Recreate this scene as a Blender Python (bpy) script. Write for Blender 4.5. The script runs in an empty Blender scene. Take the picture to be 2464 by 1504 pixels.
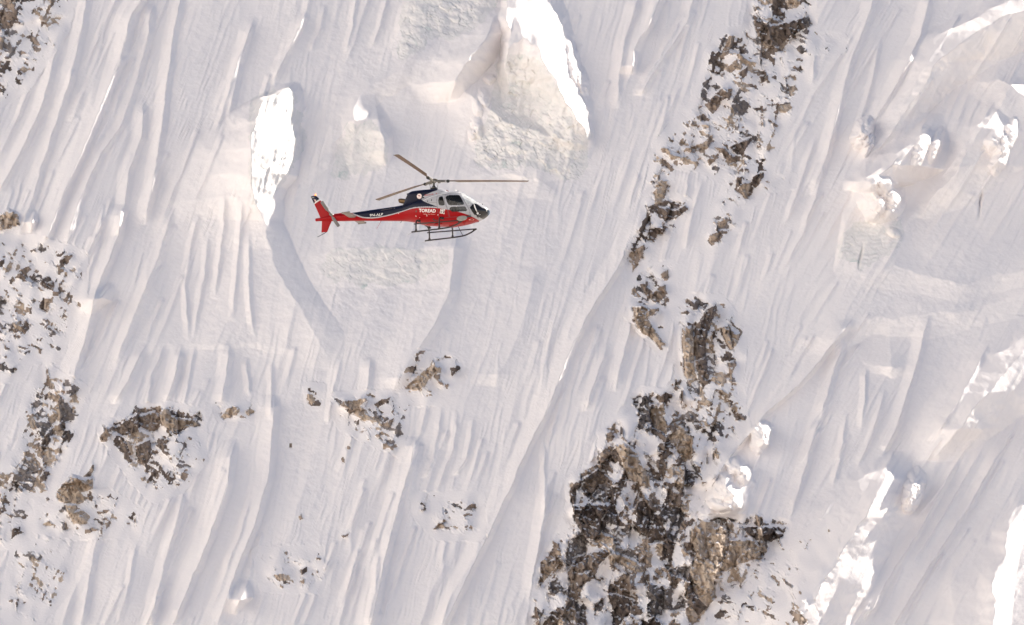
import bpy, math, random
import numpy as np
from mathutils import Vector, Matrix
from mathutils.bvhtree import BVHTree

R = math.radians
scene = bpy.context.scene
COL = scene.collection

# ------------------------------------------------------------------ camera
# pixel units below are those of the photograph at 2464 x 1504
PITCH = 13.8
FPX = 21501.0
cam_data = bpy.data.cameras.new('camera')
cam_data.sensor_width = 36.0
cam_data.lens = 36.0 * FPX / 2464.0
cam_data.clip_start = 1.0
cam_data.clip_end = 60000.0
camera = bpy.data.objects.new('camera', cam_data)
COL.objects.link(camera)
CAM = np.array([0.0, 0.0, 1.7])
camera.location = CAM
camera.rotation_euler = (R(90 + PITCH), 0, 0)
scene.camera = camera
FWD = np.array([0, math.cos(R(PITCH)), math.sin(R(PITCH))])
RIGHT = np.array([1.0, 0, 0])
UP = np.array([0, -math.sin(R(PITCH)), math.cos(R(PITCH))])

# ------------------------------------------------------------------ sky, sun, exposure
SUN_ELEV, SUN_AZ = 44.0, 33.8          # azimuth measured from +X towards +Y
sun_vec = Vector((math.cos(R(SUN_ELEV)) * math.cos(R(SUN_AZ)),
                  math.cos(R(SUN_ELEV)) * math.sin(R(SUN_AZ)), math.sin(R(SUN_ELEV))))
world = bpy.data.worlds.new('World')
scene.world = world
world.use_nodes = True
wn = world.node_tree
wn.nodes.clear()
w_out = wn.nodes.new('ShaderNodeOutputWorld')
w_bg = wn.nodes.new('ShaderNodeBackground')
w_sky = wn.nodes.new('ShaderNodeTexSky')
w_sky.sky_type = 'NISHITA'
w_sky.sun_disc = False
w_sky.sun_elevation = R(SUN_ELEV)
w_sky.sun_rotation = R(90 - SUN_AZ)
w_sky.altitude = 5000
w_sky.air_density = 1.0
w_sky.dust_density = 1.5
w_sky.ozone_density = 0.6
w_hsv = wn.nodes.new('ShaderNodeHueSaturation')
w_hsv.inputs['Saturation'].default_value = 0.88
wn.links.new(w_sky.outputs[0], w_hsv.inputs['Color'])
wn.links.new(w_hsv.outputs[0], w_bg.inputs[0])
w_bg.inputs[1].default_value = 0.085
wn.links.new(w_bg.outputs[0], w_out.inputs[0])

sun_data = bpy.data.lights.new('sun', 'SUN')
sun_data.energy = 5.0
sun_data.angle = R(0.5)
sun_data.color = (1.0, 0.90, 0.775)
sun = bpy.data.objects.new('sun', sun_data)
sun.rotation_euler = sun_vec.to_track_quat('Z', 'Y').to_euler()
sun.location = (400, 300, 900)
COL.objects.link(sun)

scene.view_settings.view_transform = 'Standard'
scene.view_settings.look = 'None'
scene.view_settings.exposure = 0.88
scene.view_settings.gamma = 1.0
scene.view_settings.use_curve_mapping = False
scene.render.engine = 'CYCLES'
scene.cycles.max_bounces = 8
scene.cycles.diffuse_bounces = 5
scene.cycles.use_denoising = True
scene.cycles.transparent_max_bounces = 12


# ------------------------------------------------------------------ object helpers
def tag(o, label=None, cat=None, group=None, kind=None):
    if label: o['label'] = label
    if cat: o['category'] = cat
    if group: o['group'] = group
    if kind: o['kind'] = kind
    return o


def link(name, mesh, parent=None, mat=None):
    o = bpy.data.objects.new(name, mesh)
    COL.objects.link(o)
    if parent is not None: o.parent = parent
    if mat is not None and mesh is not None and len(mesh.materials) == 0: mesh.materials.append(mat)
    return o


def empty(name, loc=(0, 0, 0), rot=(0, 0, 0)):
    o = bpy.data.objects.new(name, None)
    COL.objects.link(o)
    o.location = loc
    o.rotation_euler = rot
    o.empty_display_size = 0.2
    return o


def fast_mesh(name, verts, quads, smooth=True):
    me = bpy.data.meshes.new(name)
    nv, nf = len(verts), len(quads)
    k = quads.shape[1]
    me.vertices.add(nv)
    me.vertices.foreach_set('co', np.ascontiguousarray(verts, dtype=np.float32).ravel())
    me.loops.add(nf * k)
    me.loops.foreach_set('vertex_index', np.ascontiguousarray(quads, dtype=np.int32).ravel())
    me.polygons.add(nf)
    me.polygons.foreach_set('loop_start', np.arange(0, nf * k, k, dtype=np.int32))
    if smooth:
        me.polygons.foreach_set('use_smooth', np.ones(nf, dtype=bool))
    me.update(calc_edges=True)
    return me


# ------------------------------------------------------------------ materials
def new_mat(name):
    m = bpy.data.materials.new(name)
    m.use_nodes = True
    nt = m.node_tree
    b = nt.nodes['Principled BSDF']
    return m, nt, b


def node(nt, kind, **kw):
    n = nt.nodes.new(kind)
    for k, v in kw.items():
        if k in n.inputs.keys() and not hasattr(n, k):
            n.inputs[k].default_value = v
        else:
            setattr(n, k, v)
    return n


def ramp(nt, src, stops):
    r = nt.nodes.new('ShaderNodeValToRGB')
    cr = r.color_ramp
    while len(cr.elements) < len(stops): cr.elements.new(0.5)
    for e, (p, c) in zip(cr.elements, stops):
        e.position = p
        e.color = (*c, 1) if len(c) == 3 else c
    nt.links.new(src, r.inputs[0])
    return r


def noise_tex(nt, vec, scale, detail=4, rough=0.55, dist=0.0):
    n = nt.nodes.new('ShaderNodeTexNoise')
    n.inputs['Scale'].default_value = scale
    n.inputs['Detail'].default_value = detail
    n.inputs['Roughness'].default_value = rough
    n.inputs['Distortion'].default_value = dist
    nt.links.new(vec, n.inputs['Vector'])
    return n


def mapped(nt, scale=(1, 1, 1), rot=(0, 0, 0)):
    tc = nt.nodes.new('ShaderNodeTexCoord')
    mp = nt.nodes.new('ShaderNodeMapping')
    mp.inputs['Scale'].default_value = scale
    mp.inputs['Rotation'].default_value = rot
    nt.links.new(tc.outputs['Object'], mp.inputs['Vector'])
    return mp.outputs[0]


def bump(nt, b, height, strength, distance):
    bp = nt.nodes.new('ShaderNodeBump')
    bp.inputs['Strength'].default_value = strength
    bp.inputs['Distance'].default_value = distance
    nt.links.new(height, bp.inputs['Height'])
    nt.links.new(bp.outputs[0], b.inputs['Normal'])


def make_snow(name, c1, c2, bump_s=0.6):
    m, nt, b = new_mat(name)
    v = mapped(nt)
    n1 = noise_tex(nt, v, 0.06, 5, 0.6)
    r = ramp(nt, n1.outputs[0], [(0.35, c1), (0.7, c2)])
    nt.links.new(r.outputs[0], b.inputs['Base Color'])
    b.inputs['Roughness'].default_value = 0.75
    b.inputs['Specular IOR Level'].default_value = 0.25
    n2 = noise_tex(nt, v, 1.6, 6, 0.65)
    bump(nt, b, n2.outputs[0], bump_s, 0.12)
    return m


M = {}
M['snow'] = make_snow('wind_packed_snow', (0.89, 0.850, 0.838), (0.91, 0.868, 0.848))
M['valley'] = make_snow('moraine_and_snow', (0.30, 0.27, 0.24), (0.62, 0.59, 0.56), 0.3)
M['bounce_snow'] = make_snow('bounce_side_snow', (0.84, 0.82, 0.80), (0.88, 0.86, 0.84), 0.3)


def make_ice():
    m, nt, b = new_mat('glacier_ice')
    v = mapped(nt)
    n1 = noise_tex(nt, v, 0.35, 6, 0.65, 0.6)
    r = ramp(nt, n1.outputs[0], [(0.26, (0.60, 0.65, 0.62)), (0.38, (0.79, 0.775, 0.75)), (0.62, (0.86, 0.825, 0.80)), (0.8, (0.86, 0.80, 0.77))])
    nt.links.new(r.outputs[0], b.inputs['Base Color'])
    b.inputs['Roughness'].default_value = 0.55
    n2 = noise_tex(nt, v, 1.2, 8, 0.7, 0.8)
    bump(nt, b, n2.outputs[0], 0.4, 0.15)
    return m


M['ice'] = make_ice()


def make_rock(name, stops, zs=0.35):
    m, nt, b = new_mat(name)
    v = mapped(nt, (1.0, 1.0, zs), (0.15, 0.35, 0.0))
    n1 = noise_tex(nt, v, 0.28, 8, 0.68, 0.4)
    v2 = mapped(nt)
    n0 = noise_tex(nt, v2, 0.045, 2, 0.5)
    mx = nt.nodes.new('ShaderNodeMath'); mx.operation = 'MULTIPLY_ADD'
    nt.links.new(n0.outputs[0], mx.inputs[0]); mx.inputs[1].default_value = 0.9
    sb = nt.nodes.new('ShaderNodeMath'); sb.operation = 'MULTIPLY_ADD'
    nt.links.new(n1.outputs[0], sb.inputs[0]); sb.inputs[1].default_value = 0.75; sb.inputs[2].default_value = -0.33
    nt.links.new(sb.outputs[0], mx.inputs[2])
    r = ramp(nt, mx.outputs[0], stops)
    ge = nt.nodes.new('ShaderNodeNewGeometry')
    sp = nt.nodes.new('ShaderNodeSeparateXYZ'); nt.links.new(ge.outputs['Normal'], sp.inputs[0])
    n3 = noise_tex(nt, v2, 0.38, 4, 0.6)
    ad = nt.nodes.new('ShaderNodeMath'); ad.operation = 'MULTIPLY_ADD'
    nt.links.new(n3.outputs[0], ad.inputs[0]); ad.inputs[1].default_value = 1.1; nt.links.new(sp.outputs['Z'], ad.inputs[2])
    mr = nt.nodes.new('ShaderNodeMapRange'); mr.inputs['From Min'].default_value = 1.20; mr.inputs['From Max'].default_value = 1.36
    nt.links.new(ad.outputs[0], mr.inputs['Value'])
    ms = nt.nodes.new('ShaderNodeMix'); ms.data_type = 'RGBA'
    nt.links.new(mr.outputs[0], ms.inputs['Factor']); nt.links.new(r.outputs[0], ms.inputs['A']); ms.inputs['B'].default_value = (0.88, 0.85, 0.84, 1)
    nt.links.new(ms.outputs['Result'], b.inputs['Base Color'])
    b.inputs['Roughness'].default_value = 0.85
    b.inputs['Specular IOR Level'].default_value = 0.3
    n2 = noise_tex(nt, v, 1.1, 8, 0.7, 0.5)
    bump(nt, b, n2.outputs[0], 1.0, 0.5)
    return m


M['rock'] = make_rock('weathered_brown_rock', [(0.22, (0.11, 0.085, 0.073)), (0.38, (0.25, 0.195, 0.16)), (0.52, (0.41, 0.325, 0.265)), (0.68, (0.56, 0.45, 0.355)), (0.85, (0.65, 0.54, 0.43))])  # darkest rock tones lifted in the colour to imitate thin haze
M['rock_tan'] = make_rock('tan_rock', [(0.2, (0.20, 0.15, 0.12)), (0.34, (0.47, 0.375, 0.295)), (0.50, (0.61, 0.495, 0.395)), (0.8, (0.70, 0.585, 0.475))])
M['rock_grey'] = make_rock('grey_rock', [(0.25, (0.10, 0.09, 0.088)), (0.45, (0.24, 0.21, 0.20)), (0.65, (0.36, 0.32, 0.30)), (0.85, (0.46, 0.41, 0.38))])
M['rock_dark'] = make_rock('dark_rock', [(0.22, (0.075, 0.06, 0.055)), (0.48, (0.19, 0.15, 0.128)), (0.75, (0.36, 0.285, 0.23))])


# ------------------------------------------------------------------ numpy noise
def _perm(seed):
    rs = np.random.RandomState(seed)
    p = rs.permutation(256).astype(np.int32)
    return np.concatenate([p, p])


def perlin(x, y, seed=0):
    p = _perm(seed)
    ang = np.random.RandomState(seed + 999).rand(256).astype(np.float32) * 2 * np.pi
    gx, gy = np.cos(ang), np.sin(ang)
    xi = np.floor(x).astype(np.int32); yi = np.floor(y).astype(np.int32)
    xf = (x - xi).astype(np.float32); yf = (y - yi).astype(np.float32)
    u = xf * xf * xf * (xf * (xf * 6 - 15) + 10); v = yf * yf * yf * (yf * (yf * 6 - 15) + 10)
    x0 = xi & 255; y0 = yi & 255; x1 = (xi + 1) & 255; y1 = (yi + 1) & 255
    h00 = p[p[x0] + y0]; h10 = p[p[x1] + y0]; h01 = p[p[x0] + y1]; h11 = p[p[x1] + y1]
    a = gx[h00] * xf + gy[h00] * yf
    b = gx[h10] * (xf - 1) + gy[h10] * yf
    c = gx[h01] * xf + gy[h01] * (yf - 1)
    d = gx[h11] * (xf - 1) + gy[h11] * (yf - 1)
    ab = a + u * (b - a); cd = c + u * (d - c)
    return (ab + v * (cd - ab)) * 1.45


def fbm(x, y, octaves=4, seed=0, gain=0.5, lac=2.03):
    out = np.zeros(np.broadcast(x, y).shape, np.float32); a = 1.0; f = 1.0; tot = 0
    for o in range(octaves):
        out += a * perlin(x * f + 17.3 * o, y * f - 9.1 * o, seed + o); tot += a
        a *= gain; f *= lac
    return out / tot


def worley(x, y, seed=0):
    rs = np.random.RandomState(seed)
    p = _perm(seed + 5)
    jx = rs.rand(256).astype(np.float32); jy = rs.rand(256).astype(np.float32)
    xi = np.floor(x).astype(np.int32); yi = np.floor(y).astype(np.int32)
    f1 = np.full(x.shape, 9.0, np.float32); f2 = f1.copy()
    cid = np.zeros(x.shape, np.int32); dx1 = np.zeros_like(f1); dy1 = np.zeros_like(f1)
    for oy in (-1, 0, 1):
        for ox in (-1, 0, 1):
            cx = xi + ox; cy = yi + oy
            h = p[p[cx & 255] + (cy & 255)]
            dx = x - (cx + jx[h]); dy = y - (cy + jy[h])
            d = np.sqrt(dx * dx + dy * dy).astype(np.float32)
            near = d < f1
            f2 = np.where(near, f1, np.minimum(f2, d))
            cid = np.where(near, h + 256 * ((cx * 7 + cy * 13) & 63), cid)
            dx1 = np.where(near, dx, dx1); dy1 = np.where(near, dy, dy1)
            f1 = np.where(near, d, f1)
    return f1, f2, cid, dx1, dy1


def facets(x, y, seed, tilt=1.0):
    """flat blocks: every cell is its own tilted plane"""
    f1, f2, cid, dx, dy = worley(x, y, seed)
    rs = np.random.RandomState(seed + 77)
    a = rs.rand(16384 + 256).astype(np.float32); tx = (rs.rand(16384 + 256) - 0.5).astype(np.float32); ty = (rs.rand(16384 + 256) - 0.5).astype(np.float32)
    return a[cid] + tilt * (tx[cid] * dx + ty[cid] * dy) * 2.0, f2 - f1, cid


def smooth(a, b, x):
    t = np.clip((x - a) / (b - a), 0, 1)
    return t * t * (3 - 2 * t)

# ------------------------------------------------------------------ mountain face (height field over a 60 degree slope)
MD = 2060.0                    # metres to the face along the view axis
MPP = MD / FPX                 # metres per pixel unit on the face
SLOPE = 60.0
xs = np.concatenate([np.arange(-620, -40, 14.0), np.arange(-40, 2504, 2.05), np.arange(2506, 2660, 9.0)]).astype(np.float32)
ys = np.concatenate([np.arange(-190, -40, 9.0), np.arange(-40, 1544, 2.05), np.arange(1546, 1760, 14.0)]).astype(np.float32)
X, Y = np.meshgrid(xs, ys)
NY, NX = X.shape
H = np.zeros_like(X)


WX = 15 * fbm(X / 120.0, Y / 120.0, 4, 31); WY = 15 * fbm(X / 120.0, Y / 120.0, 4, 37)


def prof(d, wl, wr, pl, pr):
    return np.where(d < 0, np.clip(1 + d / wl, 0, 1) ** pl, np.clip(1 - d / wr, 0, 1) ** pr)


def ridge(pts, pl=1.5, pr=1.0, wob=4.0, seed=1, horiz=False, warp=1.0):
    """crest through pts (x, y, height, width before, width after); vertical crests by default"""
    a = np.array(pts, float)
    k = 0 if horiz else 1
    a = a[np.argsort(a[:, k])]
    wm = max(a[:, 3].max(), a[:, 4].max()) + 50
    bx = (a[:, 0].min() - (30 if horiz else wm), a[:, 0].max() + (30 if horiz else wm))
    by = (a[:, 1].min() - (wm if horiz else 30), a[:, 1].max() + (wm if horiz else 30))
    i = np.where((xs >= bx[0]) & (xs <= bx[1]))[0]; j = np.where((ys >= by[0]) & (ys <= by[1]))[0]
    if len(i) < 2 or len(j) < 2: return
    sl = (slice(j[0], j[-1] + 1), slice(i[0], i[-1] + 1))
    xw, yw = X[sl] + warp * WX[sl], Y[sl] + warp * WY[sl]
    t, s = (xw, yw) if horiz else (yw, xw)
    d = s - np.interp(t, a[:, k], a[:, 1 - k])
    w = wob * (perlin(t / 38.0, np.full_like(t, seed * 3.7), seed) + .5 * perlin(t / 13.0, np.full_like(t, seed * 5.1), seed + 3))
    d = d - w * np.exp(-np.abs(d) / 14.0)
    A = np.interp(t, a[:, k], a[:, 2], left=0, right=0) * (1 + 0.12 * perlin(t / 140.0, s / 140.0, seed + 8))
    wl = np.maximum(np.interp(t, a[:, k], a[:, 3]), 1); wr = np.maximum(np.interp(t, a[:, k], a[:, 4]), 1)
    H[sl] += (A * prof(d, wl, wr, pl, pr)).astype(np.float32)


def flute(pts, A=9, wl=42, wr=10, seed=1, pl=1.25):
    p = np.array(pts, float)
    n = len(p)
    s = np.ones(n); s[0] = 0.0; s[-1] = 0.0
    rows = []
    for i in range(n):
        rows.append((p[i, 0], p[i, 1], A * s[i], wl, wr))
        if i == 0 or i == n - 2:
            m = (p[i] * (0.65 if i == 0 else 0.35) + p[i + 1] * (0.35 if i == 0 else 0.65))
            rows.append((m[0], m[1], A, wl, wr))
    ridge(rows, pl=pl, pr=1.5, wob=2.2, seed=seed, warp=.3)


def blob(x, y, rx, ry, A, rot=0.0):
    c, s = math.cos(R(rot)), math.sin(R(rot))
    i = np.where(np.abs(xs - x) < 2.2 * max(rx, ry))[0]; j = np.where(np.abs(ys - y) < 2.2 * max(rx, ry))[0]
    if len(i) == 0 or len(j) == 0: return
    sl = (slice(j[0], j[-1] + 1), slice(i[0], i[-1] + 1))
    k = .30 * min(rx, ry)
    dx = X[sl] - x + k * fbm(X[sl] / (1.1 * rx), Y[sl] / (1.1 * rx), 3, int(x)); dy = Y[sl] - y + k * fbm(X[sl] / (1.1 * rx), Y[sl] / (1.1 * rx), 3, int(y) + 7)
    u = (dx * c + dy * s) / rx; v = (-dx * s + dy * c) / ry
    H[sl] += A * np.clip(1 - u * u - v * v, 0, 1) ** 0.9 * (1 + .25 * fbm(X[sl] / (.6 * rx), Y[sl] / (.6 * rx), 3, int(x + y)))


def poly_sd(poly, pad=20):
    """signed distance (inside > 0) of grid points round a polygon"""
    p = np.array(poly, np.float32)
    i = np.where((xs > p[:, 0].min() - pad) & (xs < p[:, 0].max() + pad))[0]
    j = np.where((ys > p[:, 1].min() - pad) & (ys < p[:, 1].max() + pad))[0]
    sl = (slice(j[0], j[-1] + 1), slice(i[0], i[-1] + 1))
    x, y = X[sl], Y[sl]
    ins = np.zeros(x.shape, bool); d = np.full(x.shape, 1e9, np.float32)
    for a, b in zip(p, np.roll(p, -1, axis=0)):
        if a[1] != b[1]:
            ins ^= ((a[1] > y) != (b[1] > y)) & (x < (b[0] - a[0]) * (y - a[1]) / (b[1] - a[1]) + a[0])
        ex, ey = b - a
        t = np.clip(((x - a[0]) * ex + (y - a[1]) * ey) / (ex * ex + ey * ey + 1e-9), 0, 1)
        d = np.minimum(d, np.hypot(x - a[0] - t * ex, y - a[1] - t * ey))
    return sl, np.where(ins, d, -d)


# broad swells of the face
H += 22 * fbm(X / 420.0, Y / 520.0, 3, 11)
H += 30 * fbm((X + .42 * Y) / 190.0, Y / 760.0, 2, 13) * smooth(1500, 900, X) + 30 * fbm((X + .58 * Y) / 200.0, Y / 760.0, 2, 15) * smooth(1300, 1900, X)
# ---- fluting: sawtooth runnels falling down-left
def flutes(k, lam, seed, sharp=0.74):
    w = X + k * Y + 0.35 * lam * fbm(X / (3 * lam), Y / (5 * lam), 3, seed + 40)
    ph = w / lam + 1.5 * fbm(w / (3.2 * lam), Y / (14 * lam), 2, seed)
    fr = ph - np.floor(ph)
    saw = np.clip((fr - .22) / (sharp - .22), 0, 1) ** 1.5
    saw = np.where(fr < sharp, saw, (1 - fr) / (1 - sharp))
    amp = smooth(-.28, .5, fbm(w / (1.9 * lam), Y / (6 * lam), 2, seed + 20)) * 1.5 * np.clip(.7 + .8 * fbm(X / 300, Y / 300, 2, seed + 30), .1, 1.5)
    return saw * amp


wl_ = smooth(760, 420, X)                       # left family
wr_ = smooth(1750, 2050, X)                     # right family
wm_ = np.clip(1 - wl_ - wr_, 0, 1)
calm = np.ones_like(X)
for (cx, cy, rx, ry, a) in [(900, 640, 260, 110, .75), (920, 770, 160, 110, .7), (1200, 650, 190, 200, .6), (820, 130, 190, 140, .6), (930, 250, 90, 90, .8),
                            (720, 1100, 90, 140, .7), (1230, 330, 150, 170, .8), (2280, 680, 240, 140, .6), (2250, 860, 160, 110, .4), (560, 760, 160, 110, .5),
                            (1080, 60, 140, 110, .8), (1250, 1200, 90, 160, .4), (480, 60, 90, 160, .45)]:
    calm *= 1 - a * np.exp(-((X - cx) / rx) ** 2 - ((Y - cy) / ry) ** 2)
big = wl_ * flutes(.42, 62, 101) + wm_ * flutes(.30, 70, 102) + wr_ * flutes(.62, 78, 103)
mid = wl_ * flutes(.36, 24, 111) + wm_ * flutes(.24, 26, 112) + wr_ * flutes(.56, 30, 113)
fine = wl_ * flutes(.40, 9.5, 121, .8) + wm_ * flutes(.26, 10.5, 122, .8) + wr_ * flutes(.58, 12, 123, .8)
H += calm * (8.0 * big + 4.0 * mid + 1.9 * fine)
H += 3.0 * (1.25 - calm) * fbm(X / 26.0, Y / 20.0, 4, 61) + 1.2 * fbm(X / 11.0, Y / 8.0, 4, 66) * np.clip(.6 + 1.2 * fbm(X / 160, Y / 160, 2, 68), .15, 1.5)

# unseen rim added past the top and right edges to shade the face
H += 34 * np.maximum(smooth(2505, 2580, X), smooth(-40, -110, Y))

# ---- named crests of the photograph
S_, M_, T_ = (35, 44, 15), (21, 27, 14), (11, 14, 10)      # strong, middling and thin ribs: height, lit width, drop
FL = [
    ([(214, -30), (200, 70), (167, 197), (110, 377), (70, 500), (40, 580)], M_), ([(365, -30), (320, 33), (293, 147), (213, 333), (143, 500), (100, 610)], S_),
    ([(366, 10), (360, 80), (327, 207), (293, 300), (247, 367), (187, 500), (160, 580)], M_), ([(440, -30), (417, 87), (400, 233), (367, 460), (350, 540)], M_),
    ([(163, 43), (133, 133), (100, 267), (33, 400), (-10, 470)], M_), ([(345, 240), (340, 333), (313, 417), (300, 500), (287, 569)], M_), ([(143, 83), (103, 150), (50, 267), (-10, 390)], T_),
    ([(590, 100), (547, 233), (515, 330)], T_), ([(610, 40), (580, 150), (545, 290)], M_), ([(200, 480), (180, 552), (150, 612), (115, 740)], T_),
    ([(296, 490), (287, 569), (233, 702), (220, 769), (187, 885), (165, 970)], S_), ([(250, 490), (233, 595), (213, 662), (198, 760)], T_),
    ([(483, 519), (460, 585), (447, 675), (453, 819)], T_), ([(417, 500), (383, 619), (333, 735), (270, 890)], M_),
    ([(350, 830), (313, 909), (275, 972)], M_), ([(397, 830), (367, 902), (350, 988)], T_), ([(437, 830), (423, 909), (398, 972)], M_), ([(470, 830), (456, 910), (440, 985)], T_),
    ([(553, 826), (547, 902), (530, 975)], M_), ([(593, 860), (598, 910), (600, 955)], T_), ([(655, 870), (655, 940), (648, 1010)], T_),
    ([(545, 470), (535, 580), (515, 720)], T_), ([(585, 480), (575, 600), (560, 770)], T_), ([(505, 560), (490, 670), (465, 810)], T_), ([(600, 560), (600, 690), (610, 810)], T_),
    ([(737, 30), (699, 110), (655, 205)], M_), ([(748, -20), (726, 67), (700, 120)], T_), ([(780, 10), (770, 70), (745, 130)], T_), ([(935, -20), (916, 67), (892, 116)], T_), ([(860, -20), (850, 60), (830, 130)], T_),
    ([(662, 950), (656, 1036), (649, 1136), (623, 1236), (582, 1340), (515, 1530)], S_), ([(566, 1060), (547, 1176), (507, 1286), (473, 1370), (410, 1520)], S_),
    ([(444, 1180), (423, 1270), (403, 1336), (377, 1436), (362, 1520)], M_), ([(243, 1262), (230, 1320), (213, 1403), (196, 1520)], M_), ([(330, 1300), (312, 1400), (280, 1510)], T_), ([(600, 1200), (575, 1290), (540, 1380)], T_),
    ([(1000, 1050), (989, 1116), (963, 1203), (936, 1303), (916, 1403), (886, 1530)], S_), ([(912, 1320), (905, 1400), (880, 1520)], T_), ([(1140, 1000), (1123, 1103), (1090, 1146)], T_),
    ([(1100, 990), (1089, 1086), (1045, 1195)], T_), ([(1062, 980), (1043, 1103), (1020, 1150)], T_), ([(1030, 960), (1012, 1040), (990, 1110)], T_),
    ([(1575, 480), (1482, 652), (1432, 729), (1382, 819), (1350, 905), (1310, 1000), (1270, 1080), (1233, 1165), (1196, 1243), (1163, 1313), (1126, 1386), (1050, 1540)], S_),
    ([(1309, 1060), (1312, 1140), (1310, 1240)], T_), ([(1326, 1130), (1299, 1303), (1270, 1450)], M_), ([(1466, 825), (1432, 919), (1408, 990)], M_), ([(1530, 725), (1505, 835), (1482, 942)], M_),
    ([(1290, 640), (1262, 760), (1228, 850), (1190, 930)], (16, 90, 34)), ([(1100, 540), (1085, 700), (1050, 770), (1000, 850), (950, 940)], (34, 80, 24)),
    ([(820, 860), (800, 950), (790, 1020)], T_), ([(892, 860), (885, 930), (868, 985)], M_),
    ([(1603, -30), (1565, 50), (1525, 123), (1518, 180)], S_), ([(1680, -30), (1649, 60), (1565, 187), (1540, 230)], M_), ([(1650, 25), (1595, 123), (1545, 204)], T_), ([(1540, -20), (1509, 83), (1495, 150), (1485, 260)], M_),
    ([(1640, 200), (1600, 290), (1570, 360)], T_), ([(1700, 330), (1660, 420), (1640, 520)], T_), ([(1690, 430), (1665, 520), (1650, 600)], T_),
    ([(2108, -30), (2075, 80), (2048, 140), (2028, 217), (1991, 367), (1950, 470)], M_), ([(2245, -30), (2215, 83), (2148, 217), (2090, 310)], M_), ([(2118, 90), (2101, 187), (2058, 340)], T_),
    ([(2020, 250), (1985, 400), (1932, 560), (1880, 660)], T_), ([(1960, 330), (1930, 430), (1890, 540)], T_), ([(1880, 60), (1960, 100), (1955, 210)], T_),
    ([(2048, 768), (1985, 850), (1925, 925), (1880, 965), (1848, 990), (1762, 1090), (1680, 1195)], S_), ([(2034, 812), (1998, 919), (1972, 1010)], M_), ([(2082, 880), (2080, 960), (2070, 1030)], T_),
    ([(2236, 760), (2208, 869), (2160, 1020), (2120, 1100)], M_), ([(1975, 990), (1941, 1113), (1900, 1250)], M_), ([(2038, 990), (2021, 1103), (2000, 1180)], T_), ([(2130, 930), (2100, 1040), (2060, 1130)], T_),
    ([(2380, 820), (2310, 950), (2240, 1060)], M_), ([(2420, 1060), (2330, 1220), (2230, 1370), (2140, 1520)], M_), ([(2300, 1110), (2220, 1260), (2130, 1400), (2080, 1500)], M_), ([(2360, 1080), (2270, 1240), (2190, 1360)], T_),
]
for i, (p, (a, l, r)) in enumerate(FL): flute(p, a, l, r, seed=200 + i * 3)
# many thin runnels between them, each beginning at a small spur head
rf = random.Random(77)
for i in range(330):
    x0, y0 = rf.uniform(-20, 2484), rf.uniform(-30, 1480)
    j, k_ = int(np.clip(np.searchsorted(ys, y0), 0, NY - 1)), int(np.clip(np.searchsorted(xs, x0), 0, NX - 1))
    if calm[j, k_] < rf.uniform(.55, 1.0): continue
    kk = float(wl_[j, k_]) * .42 + float(wm_[j, k_]) * .30 + float(wr_[j, k_]) * .62 + rf.uniform(-.07, .07)
    ln = rf.uniform(70, 260); a = rf.uniform(5, 11); w = rf.uniform(8, 15)
    ridge([(x0, y0, 0, w, 9), (x0 - 8 * kk, y0 + 9, a, w, 9), (x0 - .6 * ln * kk, y0 + .6 * ln, a * .9, w * 1.2, 12), (x0 - ln * (kk + .04), y0 + ln, 0, w * 1.4, 14)], pl=1.0, pr=1.7, wob=1.4, seed=900 + i, warp=.2)

# ---- buttress with the sunlit flank left of centre
ridge([(705, 196, 0, 60, 14), (672, 220, 70, 30, 56), (640, 240, 115, 40, 90), (614, 300, 168, 100, 114), (610, 360, 186, 165, 118), (612, 420, 175, 215, 104), (618, 480, 130, 260, 62),
       (630, 530, 74, 280, 46), (650, 600, 50, 280, 60), (690, 690, 38, 300, 70), (760, 800, 20, 320, 70), (800, 890, 0, 320, 30)], pl=1.5, pr=.85, wob=4, seed=5)
ridge([(320, 838, 0, 60, 10), (360, 832, 5, 240, 14), (470, 828, 5, 280, 14), (600, 822, 5, 280, 16), (690, 836, 4, 200, 16), (730, 850, 0, 90, 14)], wob=6, seed=6, horiz=True)
# ---- ridge with the blown-out snow cap and the ice cliff below it
ridge([(1204, 150, 0, 160, 120), (1222, 122, 148, 220, 140), (1252, 106, 158, 220, 160), (1292, 122, 166, 240, 165), (1332, 188, 156, 240, 140), (1372, 262, 124, 200, 90), (1402, 305, 90, 130, 50), (1426, 325, 0, 60, 30)],
      pl=1.2, pr=1.0, wob=9, seed=8, horiz=True, warp=1.7)
ridge([(1212, 20, 0, 60, 40), (1172, 80, 104, 110, 56), (1132, 150, 140, 130, 60), (1098, 200, 124, 120, 54), (1080, 245, 0, 70, 20)], seed=9, wob=3)
for b in [(1178, 190, 15, 13, 26), (1166, 235, 14, 26, 26), (1150, 262, 12, 22, 22), (1148, 305, 14, 30, 22), (1136, 325, 10, 14, 18), (1380, 150, 16, 60, 26), (1405, 200, 14, 44, 26)]: blob(*b, rot=-12)
ridge([(1080, 238, 0, 40, 80), (1120, 226, 30, 60, 150), (1170, 262, 56, 70, 150), (1230, 296, 66, 90, 140), (1300, 318, 66, 90, 120), (1370, 338, 46, 80, 90), (1424, 350, 0, 40, 40)], seed=12, horiz=True)
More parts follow.
